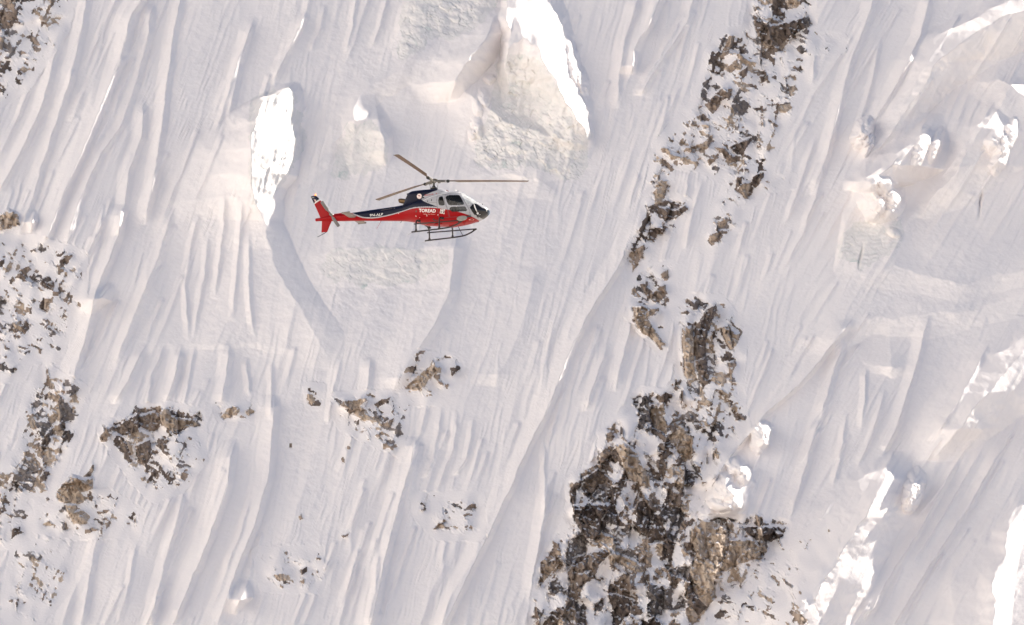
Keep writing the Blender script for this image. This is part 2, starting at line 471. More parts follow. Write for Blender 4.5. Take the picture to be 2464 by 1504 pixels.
# ---- serac above the tail rotor
ridge([(820, 300, 0, 40, 50), (850, 288, 34, 60, 140), (905, 294, 44, 60, 130), (932, 330, 28, 50, 90), (944, 360, 0, 30, 30)], seed=14, wob=3, horiz=True)
ridge([(906, 282, 0, 40, 12), (914, 322, 36, 60, 24), (926, 370, 34, 60, 20), (932, 402, 0, 40, 12)], seed=15, wob=3)
ridge([(1060, 70, 0, 60, 60), (1000, 140, 20, 90, 90), (868, 232, 34, 90, 70), (838, 290, 34, 80, 40), (760, 400, 22, 70, 30), (690, 500, 0, 60, 20)], seed=16)
# ---- ice block at the top edge, ice cliff under the helicopter
ridge([(940, 120, 0, 40, 30), (985, 20, 30, 80, 140), (1060, -30, 40, 90, 160), (1150, -30, 36, 90, 130), (1200, 10, 0, 40, 40)], seed=17, horiz=True)
ridge([(735, 640, 0, 60, 50), (800, 598, 26, 120, 90), (900, 594, 30, 140, 100), (1000, 602, 26, 140, 90), (1090, 590, 14, 90, 70), (1130, 600, 0, 60, 40)], seed=18, horiz=True)
ridge([(1070, 430, 0, 60, 40), (1170, 420, 16, 90, 60), (1290, 430, 20, 100, 50), (1340, 460, 0, 60, 30)], seed=19, horiz=True)
# ---- shelves on the right
ridge([(1900, 812, 0, 60, 30), (2000, 812, 18, 200, 50), (2100, 762, 22, 160, 40), (2250, 756, 18, 160, 60), (2350, 742, 16, 120, 50), (2480, 700, 14, 120, 60)], seed=20, wob=9, horiz=True)
ridge([(2050, 668, 0, 60, 30), (2150, 650, 20, 120, 50), (2300, 676, 18, 120, 50), (2480, 640, 16, 120, 50)], seed=21, wob=9, horiz=True)
ridge([(2080, 870, 0, 40, 20), (2140, 884, 20, 120, 24), (2200, 880, 0, 60, 20)], seed=22, wob=5, horiz=True)
ridge([(2010, 640, 0, 40, 20), (2030, 560, 30, 60, 90), (2080, 430, 38, 40, 240), (2140, 440, 34, 40, 200), (2175, 520, 0, 30, 60)], seed=23, horiz=True)
# ---- sunlit ramps on the right
ridge([(2580, -70, 20, 140, 150), (2464, 16, 120, 130, 230), (2340, 84, 150, 130, 220), (2252, 147, 132, 110, 150), (2204, 225, 100, 90, 80), (2150, 310, 70, 60, 44), (2095, 385, 0, 50, 30)], seed=25, wob=6)
ridge([(2330, 190, 0, 40, 40), (2400, 200, 40, 90, 60), (2470, 240, 60, 130, 80), (2560, 280, 0, 130, 80)], seed=29, wob=6, horiz=True)
ridge([(2440, 190, 0, 40, 50), (2405, 245, 60, 50, 110), (2360, 310, 104, 70, 170), (2300, 400, 96, 60, 170), (2250, 470, 50, 50, 120), (2210, 530, 0, 40, 50)], seed=26, wob=5)
ridge([(2232, 275, 0, 30, 40), (2196, 345, 130, 60, 90), (2140, 402, 168, 70, 130), (2084, 440, 130, 60, 120), (2062, 462, 0, 40, 60)], seed=27, wob=3)
for b in [(2120, 480, 60, 60, 70), (2092, 462, 24, 20, 44), (2128, 452, 22, 26, 46), (2150, 478, 20, 26, 44), (2108, 496, 26, 22, 44), (2142, 512, 18, 20, 36), (2095, 520, 18, 16, 30), (2076, 318, 26, 44, 84), (2088, 350, 12, 30, 50),
          (2392, 340, 28, 34, 40), (2402, 385, 22, 40, 40), (2425, 330, 18, 50, 40), (2150, 560, 20, 12, 20), (2212, 360, 18, 60, 34), (2250, 350, 14, 50, 28)]: blob(*b, rot=20)
# ---- sunlit ramps at lower right
ridge([(2560, 760, 30, 130, 160), (2450, 850, 110, 120, 190), (2370, 940, 130, 120, 170), (2300, 1030, 110, 110, 120), (2240, 1110, 0, 60, 60)], seed=30)
ridge([(2160, 1086, 0, 60, 30), (2128, 1150, 120, 130, 80), (2082, 1232, 168, 170, 112), (2020, 1322, 176, 180, 125), (1960, 1412, 172, 180, 135), (1900, 1520, 160, 180, 140)], seed=31, wob=6)
blob(2196, 1180, 26, 60, 70, 15)
ridge([(2100, 1320, 0, 60, 50), (2070, 1400, 44, 60, 70), (2020, 1540, 50, 60, 70)], seed=34, wob=6)
ridge([(2236, 1570, 0, 80, 40), (2290, 1570, 90, 230, 40), (2370, 1570, 170, 360, 40), (2470, 1570, 200, 440, 40), (2560, 1570, 200, 460, 40), (2640, 1570, 0, 460, 40)], seed=33, wob=7, horiz=True)
ridge([(2464, 1180, 0, 30, 40), (2420, 1280, 40, 40, 50), (2390, 1400, 46, 40, 50), (2370, 1520, 46, 40, 50)], seed=35, wob=7)
# ---- small sunlit pieces
ridge([(268, 682, 0, 30, 8), (244, 720, 66, 60, 26), (222, 756, 0, 30, 8)], seed=36, wob=1)
ridge([(80, 500, 0, 20, 6), (76, 530, 46, 36, 16), (72, 556, 0, 20, 6)], seed=37, wob=1)
ridge([(600, 1400, 0, 30, 10), (582, 1440, 60, 50, 24), (566, 1475, 0, 30, 10)], seed=38, wob=1)
for b in [(1755, 1165, 60, 80, 50), (1770, 1120, 26, 22, 50), (1790, 1142, 18, 26, 46), (1742, 1170, 26, 40, 50), (1730, 1215, 30, 16, 40), (1765, 1205, 24, 30, 46), (1830, 1050, 24, 44, 84), (1700, 1240, 22, 24, 24)]: blob(*b, rot=15)

# ------------------------------------------------------------------ rock: where it shows, and its blocks
th = R(-28)
XR = X * math.cos(th) - Y * math.sin(th); YR = X * math.sin(th) + Y * math.cos(th)
wxx = 5 * fbm(X / 22, Y / 22, 2, 301); wyy = 5 * fbm(X / 22, Y / 22, 2, 305)
fa, fe, fid = facets((X + wxx) / 38.0, (Y + wyy) / 62.0, 310, 1.3)
fb, fe2, _ = facets((XR + wxx) / 15.0, (YR + wyy) / 9.0, 320, 1.2)
fc, fe3, _ = facets((X + wxx) / 7.0, (Y + wyy) / 12.0, 330, 1.2)
qx = 7 * fbm(X / 30, Y / 30, 3, 371); qy = 7 * fbm(X / 30, Y / 30, 3, 375)
PAT = 0.9 * fbm((XR + qx) / 52.0, (YR + qy) / 30.0, 2, 340) + 0.75 * fbm((XR + qx) / 24.0, (YR + qy) / 11.0, 2, 350) + .24 * fbm((XR + qx) / 10.0, (YR + qy) / 5.5, 2, 355)
PAT2 = 1.3 * fbm((X + qx) / 64.0, (Y + qy) / 110.0, 2, 360) + 1.1 * fbm((X + qx) / 26.0, (Y + qy) / 40.0, 2, 363) + .22 * fbm((X + qx) / 9.0, (Y + qy) / 13.0, 2, 366)

# (outcrop, polygon, density 0..1, relief, soft edge)
OUT = {
    'tl': 'dark broken rocks with snow in the joints, top left corner of the face',
    'lm': 'scattered brown boulders sticking out of the snow at mid-height on the left edge',
    'll': 'steep band of small dark rocks at lower left, above the tan boulder',
    'cl': 'dark brown jagged outcrop under the fluted snow apron, lower left of centre',
    'tb': 'large tan boulder at lower left with cracked ledges below it',
    'lb': 'thin sprinkling of small rocks in the bottom left corner',
    'sp': 'two small brown rocks beside each other on the snow right of the jagged outcrop',
    'cb': 'smooth grey-tan rock slab with a dark stone beside it, below the helicopter',
    'cc': 'low tan outcrop breaking into small stones, left of the grey-tan slab',
    'ci': 'few separate pebble-like rocks on bare snow, lower centre',
    'cd': 'small reddish rocks in a short row near the bottom edge, left of centre',
    'ce': 'cluster of small brown rocks between two snow ridges, lower centre',
    'ru': 'diagonal rib of dark rocks and snow from the top edge to the upper right centre',
    'rm': 'snowy brown rocks linking the upper rib with the large cliff',
    'rc': 'large brown cliff of shattered rock and snow patches at bottom right of centre',
    'rb': 'striped ochre rock buttress on the right side of the large cliff',
    'rs': 'small rocks strewn on the snow right of the ochre buttress',
}
keys = list(OUT)
REG = [
    ('tl', [(-40, -40), (90, -40), (60, 60), (20, 130), (-40, 150)], .62, 9, 22),
    ('tl', [(-40, -40), (165, -40), (150, 60), (110, 120), (60, 200), (-40, 260)], .36, 6, 30),
    ('lm', [(-40, 590), (80, 585), (190, 620), (190, 720), (130, 850), (70, 850), (40, 900), (-40, 900)], .27, 6, 30),
    ('lm', [(-40, 700), (60, 700), (70, 780), (30, 860), (-40, 870)], .40, 8, 20),
    ('lm', [(90, 710), (125, 715), (115, 765), (92, 760)], .45, 8, 14),
    ('ll', [(110, 895), (195, 940), (190, 1010), (150, 1100), (110, 1180), (60, 1180), (-40, 1300), (-40, 1180), (60, 1080), (70, 970)], .42, 8, 26),
    ('ll', [(130, 930), (190, 950), (180, 1000), (140, 1010)], .48, 8, 14),
    ('ll', [(95, 1000), (130, 1000), (120, 1080), (85, 1090)], .52, 9, 14),
    ('cl', [(300, 1010), (330, 985), (410, 978), (480, 992), (480, 1030), (420, 1050), (370, 1110), (330, 1115), (290, 1080), (250, 1050), (245, 1025)], .47, 12, 16),
    ('cl', [(280, 1080), (430, 1030), (480, 1020), (480, 1100), (430, 1170), (370, 1190), (330, 1150)], .34, 7, 26),
    ('sp', [(520, 975), (612, 972), (612, 1002), (530, 1008)], .34, 7, 12),
    ('tb', [(95, 1190), (260, 1190), (330, 1230), (330, 1280), (180, 1285), (90, 1270)], .28, 6, 20),
    ('lb', [(-20, 1225), (60, 1225), (60, 1300), (-20, 1310)], .34, 7, 20),
    ('lb', [(40, 1310), (150, 1320), (160, 1400), (90, 1490), (20, 1480)], .27, 5, 26),
    ('cb', [(985, 850), (1100, 860), (1110, 910), (1075, 940), (1000, 960), (1060, 965), (975, 970), (970, 940)], .26, 6, 14),
    ('cc', [(735, 925), (775, 930), (770, 975), (745, 980)], .36, 6, 12),
    ('cc', [(810, 955), (965, 950), (970, 1000), (960, 1085), (900, 1060), (820, 1020)], .34, 6, 20),
    ('ce', [(1005, 1200), (1150, 1200), (1155, 1285), (1060, 1285), (1010, 1240)], .30, 6, 24),
    ('cd', [(620, 1330), (765, 1330), (765, 1412), (640, 1410)], .26, 6, 22),
    ('ru', [(1820, -40), (1945, -40), (1950, 60), (1930, 130), (1840, 140), (1790, 90), (1810, 30)], .56, 12, 18),
    ('ru', [(1740, 80), (1850, 100), (1945, 110), (1915, 230), (1870, 320), (1830, 300), (1760, 200), (1690, 230), (1700, 160)], .36, 9, 24),
    ('ru', [(1690, 180), (1760, 190), (1870, 300), (1830, 440), (1790, 500), (1730, 590), (1700, 590), (1730, 500), (1770, 440), (1700, 400), (1600, 380), (1590, 350), (1680, 250)], .33, 8, 26),
    ('ru', [(1795, 410), (1840, 415), (1810, 480), (1780, 480)], .50, 9, 12),
    ('ru', [(1850, 300), (1890, 150), (1930, 150), (1900, 260)], .48, 9, 14),
    ('ru', [(1575, 370), (1610, 380), (1610, 470), (1655, 490), (1620, 540), (1570, 590), (1520, 660), (1515, 620), (1550, 520), (1572, 440)], .44, 9, 18),
    ('rm', [(1540, 650), (1615, 640), (1610, 720), (1590, 840), (1520, 760), (1520, 720)], .32, 8, 20),
    ('rm', [(1640, 720), (1730, 725), (1785, 790), (1775, 850), (1770, 920), (1790, 1030), (1740, 1090), (1690, 1060), (1640, 930), (1640, 800)], .42, 9, 22),
    ('rc', [(1640, 900), (1610, 945), (1545, 940), (1490, 1010), (1450, 1050), (1442, 1110), (1372, 1160), (1376, 1230), (1345, 1300), (1305, 1350), (1290, 1430), (1275, 1560), (1640, 1560), (1690, 1450), (1660, 1350), (1650, 1260), (1690, 1190), (1740, 1090), (1700, 1040), (1660, 960)], .56, 20, 14),
    ('rb', [(1640, 1255), (1730, 1245), (1830, 1250), (1895, 1262), (1880, 1310), (1830, 1345), (1760, 1365), (1720, 1440), (1680, 1500), (1600, 1560), (1560, 1560), (1640, 1400)], .62, 16, 12),
    ('rb', [(1720, 1360), (1900, 1320), (1920, 1400), (1850, 1470), (1720, 1500)], .36, 8, 26),
    ('rs', [(1840, 1330), (2000, 1260), (1990, 1340), (1930, 1420), (1960, 1540), (1840, 1540), (1830, 1420)], .27, 6, 26),
    ('rs', [(1895, 1430), (1925, 1380), (1935, 1440), (1915, 1540), (1880, 1540)], .46, 8, 14),
    ('ru', [(1930, 80), (2030, 90), (2030, 120), (1940, 125)], .26, 4, 14),
    ('rm', [(1830, 430), (1910, 425), (1910, 450), (1840, 455)], .28, 4, 12),
]
# single rocks that can be read one by one: (outcrop, tone, polygon)
ROCKS = [
    ('lm', 'tan', [(0, 520), (22, 505), (45, 515), (48, 542), (30, 548), (0, 556)]),
    ('lm', 'dark', [(104, 668), (118, 664), (131, 680), (124, 696), (106, 690), (100, 680)]),
    ('lm', 'rock', [(37, 668), (50, 648), (74, 638), (64, 655), (45, 672)]),
    ('lm', 'rock', [(143, 628), (160, 612), (176, 612), (160, 636), (150, 638)]),
    ('lm', 'tan', [(32, 775), (48, 772), (52, 795), (36, 798)]),
    ('lm', 'dark', [(50, 785), (66, 766), (70, 790), (60, 800)]),
    ('lm', 'dark', [(0, 628), (9, 624), (12, 632), (4, 640), (0, 640)]),
    ('tb', 'tan', [(174, 1144), (200, 1152), (224, 1150), (223, 1176), (200, 1183), (194, 1186), (205, 1196), (218, 1197), (190, 1212), (160, 1212), (141, 1204), (136, 1186), (150, 1166)]),
    ('tb', 'tan', [(158, 1214), (184, 1214), (180, 1232), (200, 1228), (216, 1240), (205, 1262), (178, 1260), (166, 1240)]),
    ('tb', 'tan', [(102, 1262), (118, 1252), (132, 1264), (110, 1266)]),
    ('tb', 'rock', [(200, 1148), (216, 1130), (224, 1114), (226, 1130), (218, 1146)]),
    ('tb', 'rock', [(230, 1232), (250, 1228), (262, 1226), (258, 1234), (236, 1238)]),
    ('tb', 'rock', [(204, 1274), (224, 1268), (234, 1272), (216, 1282), (204, 1286)]),
    ('lb', 'dark', [(30, 1272), (46, 1266), (50, 1280), (36, 1290), (26, 1298)]),
    ('ll', 'dark', [(96, 1075), (108, 1050), (116, 1040), (120, 1056), (104, 1086)]),
    ('ll', 'dark', [(96, 1148), (110, 1132), (117, 1134), (108, 1152), (96, 1160)]),
    ('ll', 'rock', [(140, 1022), (150, 1014), (158, 1020), (150, 1036), (140, 1036)]),
    ('cl', 'rock', [(240, 1052), (260, 1028), (264, 1040), (256, 1062), (244, 1062)]),
    ('cl', 'rock', [(325, 1020), (338, 1000), (372, 990), (384, 1004), (384, 1026), (368, 1040), (348, 1030)]),
    ('cl', 'tan', [(384, 996), (402, 980), (412, 1000), (440, 1008), (470, 1012), (474, 1022), (440, 1028), (416, 1036), (392, 1024)]),
    ('cl', 'dark', [(330, 1072), (360, 1056), (364, 1080), (356, 1110), (340, 1118), (328, 1096)]),
    ('sp', 'tan', [(532, 1002), (548, 982), (570, 976), (578, 986), (560, 1000), (538, 1010)]),
    ('sp', 'tan', [(590, 990), (600, 981), (612, 988), (606, 996), (594, 998)]),
    ('cb', 'tan', [(975, 936), (986, 922), (1004, 906), (1012, 898), (1036, 880), (1042, 862), (1048, 880), (1062, 884), (1058, 898), (1044, 900), (1030, 916), (1016, 932), (1000, 940)]),
    ('cb', 'dark', [(1084, 886), (1100, 876), (1110, 886), (1098, 894), (1088, 908)]),
    ('cb', 'rock', [(1044, 902), (1056, 900), (1062, 914), (1068, 928), (1056, 922)]),
    ('cb', 'rock', [(1070, 924), (1080, 924), (1076, 936)]),
    ('cb', 'rock', [(1000, 852), (1014, 844), (1024, 842), (1018, 850), (1004, 856)]),
    ('cc', 'tan', [(819, 972), (830, 962), (856, 962), (878, 956), (884, 964), (866, 976), (880, 986), (890, 1004), (878, 1012), (866, 1006), (850, 992), (836, 982), (822, 978)]),
    ('cc', 'rock', [(900, 972), (920, 960), (940, 955), (930, 968), (910, 978)]),
    ('cc', 'rock', [(836, 988), (846, 984), (850, 992), (842, 996)]),
    ('cc', 'tan', [(740, 946), (752, 950), (756, 966), (748, 974), (742, 962)]),
    ('cc', 'rock', [(902, 1048), (918, 1038), (926, 1042), (912, 1050)]),
    ('cc', 'rock', [(920, 1022), (936, 1012), (948, 1004), (938, 1026)]),
    ('ci', 'dark', [(695, 1068), (702, 1066), (702, 1078), (696, 1080)]),
    ('ci', 'dark', [(833, 1076), (840, 1072), (843, 1080), (836, 1082)]),
    ('ci', 'rock', [(820, 1102), (827, 1100), (830, 1114), (824, 1112)]),
    ('ci', 'rock', [(719, 1242), (725, 1236), (729, 1248), (721, 1252)]),
    ('ci', 'rock', [(822, 1288), (832, 1286), (840, 1282), (836, 1292), (826, 1294)]),
    ('cd', 'tan', [(662, 1382), (680, 1380), (698, 1384), (696, 1394), (676, 1396), (664, 1390)]),
    ('cd', 'dark', [(722, 1372), (738, 1364), (738, 1376), (726, 1382)]),
    ('cd', 'dark', [(760, 1338), (772, 1344), (770, 1348)]),
    ('cd', 'rock', [(722, 1400), (732, 1392), (732, 1404)]),
    ('ce', 'rock', [(1040, 1274), (1054, 1262), (1066, 1258), (1070, 1266), (1054, 1274)]),
    ('ce', 'rock', [(1112, 1240), (1122, 1234), (1140, 1238), (1124, 1244)]),
    ('ce', 'rock', [(1012, 1226), (1020, 1222), (1026, 1226), (1018, 1230)]),
    ('ce', 'rock', [(1122, 1222), (1138, 1210), (1142, 1216), (1132, 1224)]),
    ('ru', 'dark', [(1815, 36), (1836, 52), (1856, 62), (1878, 58), (1900, 50), (1930, 44), (1938, 68), (1910, 84), (1890, 92), (1876, 108), (1852, 114), (1832, 96), (1820, 70)]),
    ('ru', 'tan', [(1890, 2), (1910, -6), (1926, 4), (1918, 18), (1900, 22)]),
    ('ru', 'rock', [(1732, 138), (1744, 112), (1756, 84), (1764, 86), (1758, 112), (1748, 134)]),
    ('ru', 'rock', [(1748, 164), (1762, 152), (1772, 142), (1774, 156), (1762, 172), (1752, 172)]),
    ('ru', 'tan', [(1776, 120), (1782, 132), (1800, 146), (1820, 150), (1812, 158), (1790, 148), (1776, 140)]),
    ('ru', 'dark', [(1776, 176), (1796, 162), (1796, 176), (1788, 188)]),
    ('ru', 'dark', [(1830, 184), (1846, 180), (1846, 192), (1834, 200)]),
    ('ru', 'rock', [(1702, 250), (1720, 226), (1740, 212), (1760, 214), (1752, 236), (1734, 244), (1724, 262), (1716, 274), (1704, 264)]),
    ('ru', 'dark', [(1756, 352), (1784, 340), (1806, 332), (1794, 360), (1782, 374), (1766, 366)]),
    ('ru', 'rock', [(1722, 354), (1742, 356), (1760, 372), (1782, 376), (1774, 390), (1752, 386), (1738, 370)]),
    ('ru', 'rock', [(1702, 386), (1712, 374), (1728, 370), (1726, 380), (1712, 392), (1706, 400)]),
    ('ru', 'tan', [(1780, 450), (1790, 440), (1806, 440), (1800, 462), (1794, 480), (1786, 466)]),
    ('ru', 'rock', [(1812, 424), (1834, 414), (1828, 440), (1818, 452), (1810, 446)]),
    ('ru', 'dark', [(1770, 454), (1774, 426), (1786, 424), (1780, 446)]),
    ('ru', 'rock', [(1648, 356), (1670, 352), (1696, 340), (1716, 322), (1706, 350), (1692, 366), (1676, 360), (1660, 366)]),
    ('ru', 'tan', [(1590, 356), (1606, 356), (1620, 372), (1636, 378), (1620, 386), (1606, 372), (1592, 366)]),
    ('ru', 'tan', [(1578, 446), (1590, 432), (1606, 436), (1600, 452), (1596, 470), (1586, 490), (1576, 494), (1576, 470)]),
    ('ru', 'dark', [(1592, 502), (1606, 500), (1622, 508), (1648, 494), (1656, 502), (1640, 516), (1620, 526), (1606, 530), (1594, 518)]),
    ('ru', 'dark', [(1560, 552), (1580, 548), (1602, 544), (1598, 556), (1580, 560), (1572, 578), (1562, 572)]),
    ('ru', 'rock', [(1524, 618), (1532, 596), (1550, 588), (1546, 612), (1534, 634), (1522, 656)]),
    ('ru', 'rock', [(1708, 566), (1722, 558), (1728, 560), (1722, 578), (1714, 590), (1706, 580)]),
    ('ru', 'rock', [(1724, 536), (1748, 522), (1752, 528), (1740, 546), (1730, 546)]),
    ('rm', 'rock', [(1588, 660), (1606, 648), (1610, 668), (1602, 676)]),
    ('rm', 'rock', [(1542, 684), (1556, 676), (1556, 690), (1572, 704), (1588, 688), (1600, 684), (1602, 704), (1590, 720), (1576, 728), (1560, 716)]),
    ('rm', 'tan', [(1524, 738), (1540, 734), (1566, 742), (1584, 742), (1570, 760), (1556, 764), (1566, 780), (1580, 800), (1598, 826), (1590, 834), (1566, 812), (1546, 804), (1530, 778), (1526, 760)]),
    ('rm', 'tan', [(1642, 790), (1664, 786), (1670, 820), (1668, 870), (1676, 910), (1660, 926), (1648, 900), (1646, 850)]),
    ('rm', 'dark', [(1672, 790), (1700, 744), (1722, 730), (1726, 746), (1702, 780), (1696, 830), (1698, 880), (1710, 920), (1690, 930), (1676, 880), (1674, 830)]),
    ('rm', 'tan', [(1736, 788), (1752, 782), (1762, 796), (1778, 804), (1770, 830), (1758, 842), (1746, 822)]),
    ('rm', 'rock', [(1754, 872), (1766, 868), (1772, 876), (1764, 890), (1754, 904)]),
    ('rc', 'tan', [(1480, 1070), (1500, 1064), (1530, 1090), (1545, 1120), (1562, 1150), (1566, 1180), (1540, 1164), (1512, 1150), (1500, 1120)]),
    ('rc', 'dark', [(1378, 1216), (1450, 1212), (1470, 1214), (1446, 1250), (1440, 1300), (1410, 1290), (1384, 1250)]),
    ('rc', 'dark', [(1370, 1180), (1382, 1162), (1420, 1140), (1440, 1128), (1436, 1146), (1400, 1162), (1386, 1180), (1384, 1210), (1376, 1216)]),
    ('rc', 'dark', [(1390, 1340), (1450, 1320), (1470, 1330), (1440, 1360), (1430, 1390), (1380, 1420), (1366, 1380)]),
    ('rc', 'tan', [(1446, 1306), (1480, 1330), (1530, 1350), (1548, 1376), (1520, 1372), (1480, 1346)]),
    ('rc', 'rock', [(1306, 1362), (1336, 1344), (1342, 1356), (1322, 1384), (1306, 1400)]),
    ('rc', 'rock', [(1330, 1300), (1344, 1306), (1352, 1340), (1336, 1330)]),
    ('rb', 'tan', [(1664, 1270), (1690, 1252), (1720, 1256), (1750, 1276), (1752, 1310), (1740, 1340), (1716, 1400), (1724, 1440), (1700, 1450), (1668, 1420), (1660, 1370), (1676, 1330), (1664, 1300)]),
    ('rb', 'tan', [(1756, 1300), (1810, 1296), (1832, 1320), (1816, 1346), (1770, 1360), (1744, 1376), (1746, 1340)]),
    ('rb', 'dark', [(1780, 1266), (1850, 1268), (1892, 1268), (1884, 1290), (1850, 1306), (1810, 1290)]),
    ('rb', 'tan', [(1818, 1234), (1828, 1244), (1834, 1290), (1846, 1330), (1832, 1330), (1824, 1290)]),
    ('rb', 'dark', [(1656, 1380), (1668, 1430), (1700, 1460), (1680, 1480), (1656, 1450), (1646, 1410)]),
]

DEN = np.zeros_like(X); REL = np.zeros_like(X); RID = np.full(X.shape, -1, np.int16); RW = np.zeros_like(X)
for key, poly, den, rel, soft in REG:
    sl, sd = poly_sd(poly, soft + 10)
    w = smooth(-soft, soft * .6, sd + 5 * fbm(X[sl] / 25, Y[sl] / 25, 2, 390))
    v = (den + (.12 if key in ('ru', 'rm', 'lm', 'll', 'lb', 'tl', 'ce', 'cc') and den < .5 else .08 if den < .5 else .02)) * w
    up = v > DEN[sl]
    DEN[sl] = np.where(up, v, DEN[sl])
    REL[sl] = np.maximum(REL[sl], rel * w)
    RID[sl] = np.where((w > .02) & (w >= RW[sl]), keys.index(key), RID[sl])
    RW[sl] = np.maximum(RW[sl], w)
TONE = np.zeros(X.shape, np.int8); EXP = np.full(X.shape, -9.0, np.float32)
for key, tone, poly in ROCKS:
    p = np.array(poly, float); hgt = np.ptp(p[:, 1]); wid = np.ptp(p[:, 0])
    sl, sd = poly_sd(poly, 14)
    e = sd + 2.6 * fbm(X[sl] / 9, Y[sl] / 9, 3, 395)
    EXP[sl] = np.maximum(EXP[sl], e)
    ins = e > -1.0
    RID[sl] = np.where(e > -4, keys.index(key), RID[sl])
    TONE[sl] = np.where(ins, {'rock': 1, 'tan': 2, 'dark': 3}[tone], TONE[sl])
    m = smooth(-3, 3, sd)
    H[sl] += m * (0.42 * np.clip(p[:, 1].max() - Y[sl], 0, 60) + 2.0)
    REL[sl] = np.maximum(REL[sl], m * min(16, 4 + 0.22 * min(hgt, wid)))
H += REL * (1.7 * (fa - .5) + .30 * PAT2)
HB = H.copy()
H += REL * (.5 * (fb - .5) * np.minimum(1, REL / 8) + .35 * (fc - .5))
# vertical strata on the ochre buttress
sl, sd = poly_sd([(1655, 1260), (1700, 1245), (1760, 1270), (1840, 1290), (1800, 1370), (1730, 1420), (1720, 1470), (1650, 1450)], 20)
st = (X[sl] - .28 * Y[sl] + 6 * fbm(X[sl] / 30, Y[sl] / 60, 3, 420)) / 17.0
H[sl] += 7 * smooth(-6, 8, sd) * np.abs((st % 1) - .5) * 2

# ------------------------------------------------------------------ ice cliffs: cracked relief
SERAC = [
    ('serac_buttress', 'ice', 'fluted ice buttress left of centre with a blown-out sunlit flank on its right', [(598, 236), (640, 216), (695, 212), (716, 240), (730, 300), (728, 370), (690, 430), (650, 490), (622, 512), (606, 470), (604, 300)], 0.6, False),
    ('ice_cliff', 'ice', 'cracked greenish ice cliff under the bright snow cap, above the rotor blades', [(1140, 330), (1175, 262), (1195, 160), (1220, 140), (1262, 132), (1310, 160), (1345, 215), (1372, 275), (1418, 330), (1412, 400), (1370, 440), (1280, 400), (1200, 408), (1150, 400)], 2.2, True),
    ('ice_cliff', 'ice', 'cream-coloured cracked ice block cut by the top edge of the photo', [(980, -60), (1190, -60), (1196, 12), (1150, 60), (1100, 96), (1045, 90), (1000, 130), (956, 142), (962, 60)], 1.6, True),
    ('ice_cliff', 'ice', 'shallow cream ice bulge on the face directly below the helicopter tail and skids', [(760, 640), (790, 606), (870, 590), (980, 592), (1080, 600), (1060, 650), (960, 690), (860, 682), (790, 672)], 0.8, True),
    ('ice_cliff', 'ice', 'pale serac wall left of the rotor hub with a thin bright rim', [(838, 300), (905, 296), (930, 340), (934, 392), (900, 410), (820, 430), (790, 420), (815, 350)], 0.6, True),
    ('serac_tower', 'ice', 'layered ice tower with thin horizontal cracks below the bright blocks on the right', [(2078, 520), (2130, 545), (2166, 520), (2170, 590), (2120, 620), (2070, 650), (2016, 620), (2028, 560)], 0.7, True),
    ('serac', 'snow', 'pile of bright sunlit snow blocks at the end of the right-hand ramp', [(2066, 436), (2110, 432), (2160, 446), (2172, 500), (2160, 524), (2120, 532), (2076, 516), (2064, 470)], 0.5, False),
    ('serac', 'snow', 'cluster of rounded sunlit snow blocks right of the large brown cliff', [(1712, 1160), (1750, 1104), (1790, 1110), (1812, 1140), (1800, 1180), (1786, 1226), (1740, 1236), (1706, 1220)], 0.4, False),
]
SID = np.zeros(X.shape, np.int8)
ca, ce, _ = facets((X + 2 * wxx) / 30.0, (Y + 2 * wyy) / 24.0, 430, .9)
cb, ce2, _ = facets((X + wxx) / 12.0, (Y + wyy) / 9.0, 440, .9)
for n, (nm, mt, lab, poly, crk, crack) in enumerate(SERAC):
    sl, sd = poly_sd(poly, 30)
    e = sd + 20 * fbm(X[sl] / 34, Y[sl] / 34, 4, 450 + n)
    SID[sl] = np.where(e > 0, n + 1, SID[sl])
    m = smooth(-16, 22, e)
    H[sl] += crk * m * (1.8 * (ca[sl] - .5) + .7 * (cb[sl] - .5) + 4 * fbm(X[sl] / 30, Y[sl] / 24, 4, 465 + n))
    if crack:
        H[sl] -= crk * m * (2.0 * smooth(.06, .0, ce[sl]) + .5 * smooth(.10, .0, ce2[sl])) * np.clip(.5 + 1.5 * fbm(X[sl] / 40, Y[sl] / 40, 2, 470), 0, 1)
    if n in (0,):                                              # runnels down the sunlit flank
        H[sl] += m * 12 * fbm((X[sl] + .25 * Y[sl]) / 13, Y[sl] / 90, 4, 475)
# horizontal layers on the tower
sl, sd = poly_sd(SERAC[5][3], 20)
ly = (Y[sl] + 8 * fbm(X[sl] / 40, Y[sl] / 40, 2, 480) + .08 * (X[sl] - 2080)) / 11.0
H[sl] += 2.0 * smooth(-6, 10, sd) * np.clip(.6 + 1.4 * fbm(X[sl] / 30, Y[sl] / 30, 2, 482), 0, 1.3) * (np.abs((ly % 1) - .5) - .25) * 2
# dark crevasse on the right
ridge([(2366, 455, 0, 5, 5), (2362, 490, -22, 5, 5), (2358, 535, 0, 5, 5)], seed=50, wob=2)
ridge([(2076, 580, 0, 3, 3), (2070, 620, -14, 4, 4), (2066, 650, 0, 3, 3)], seed=51, wob=1)

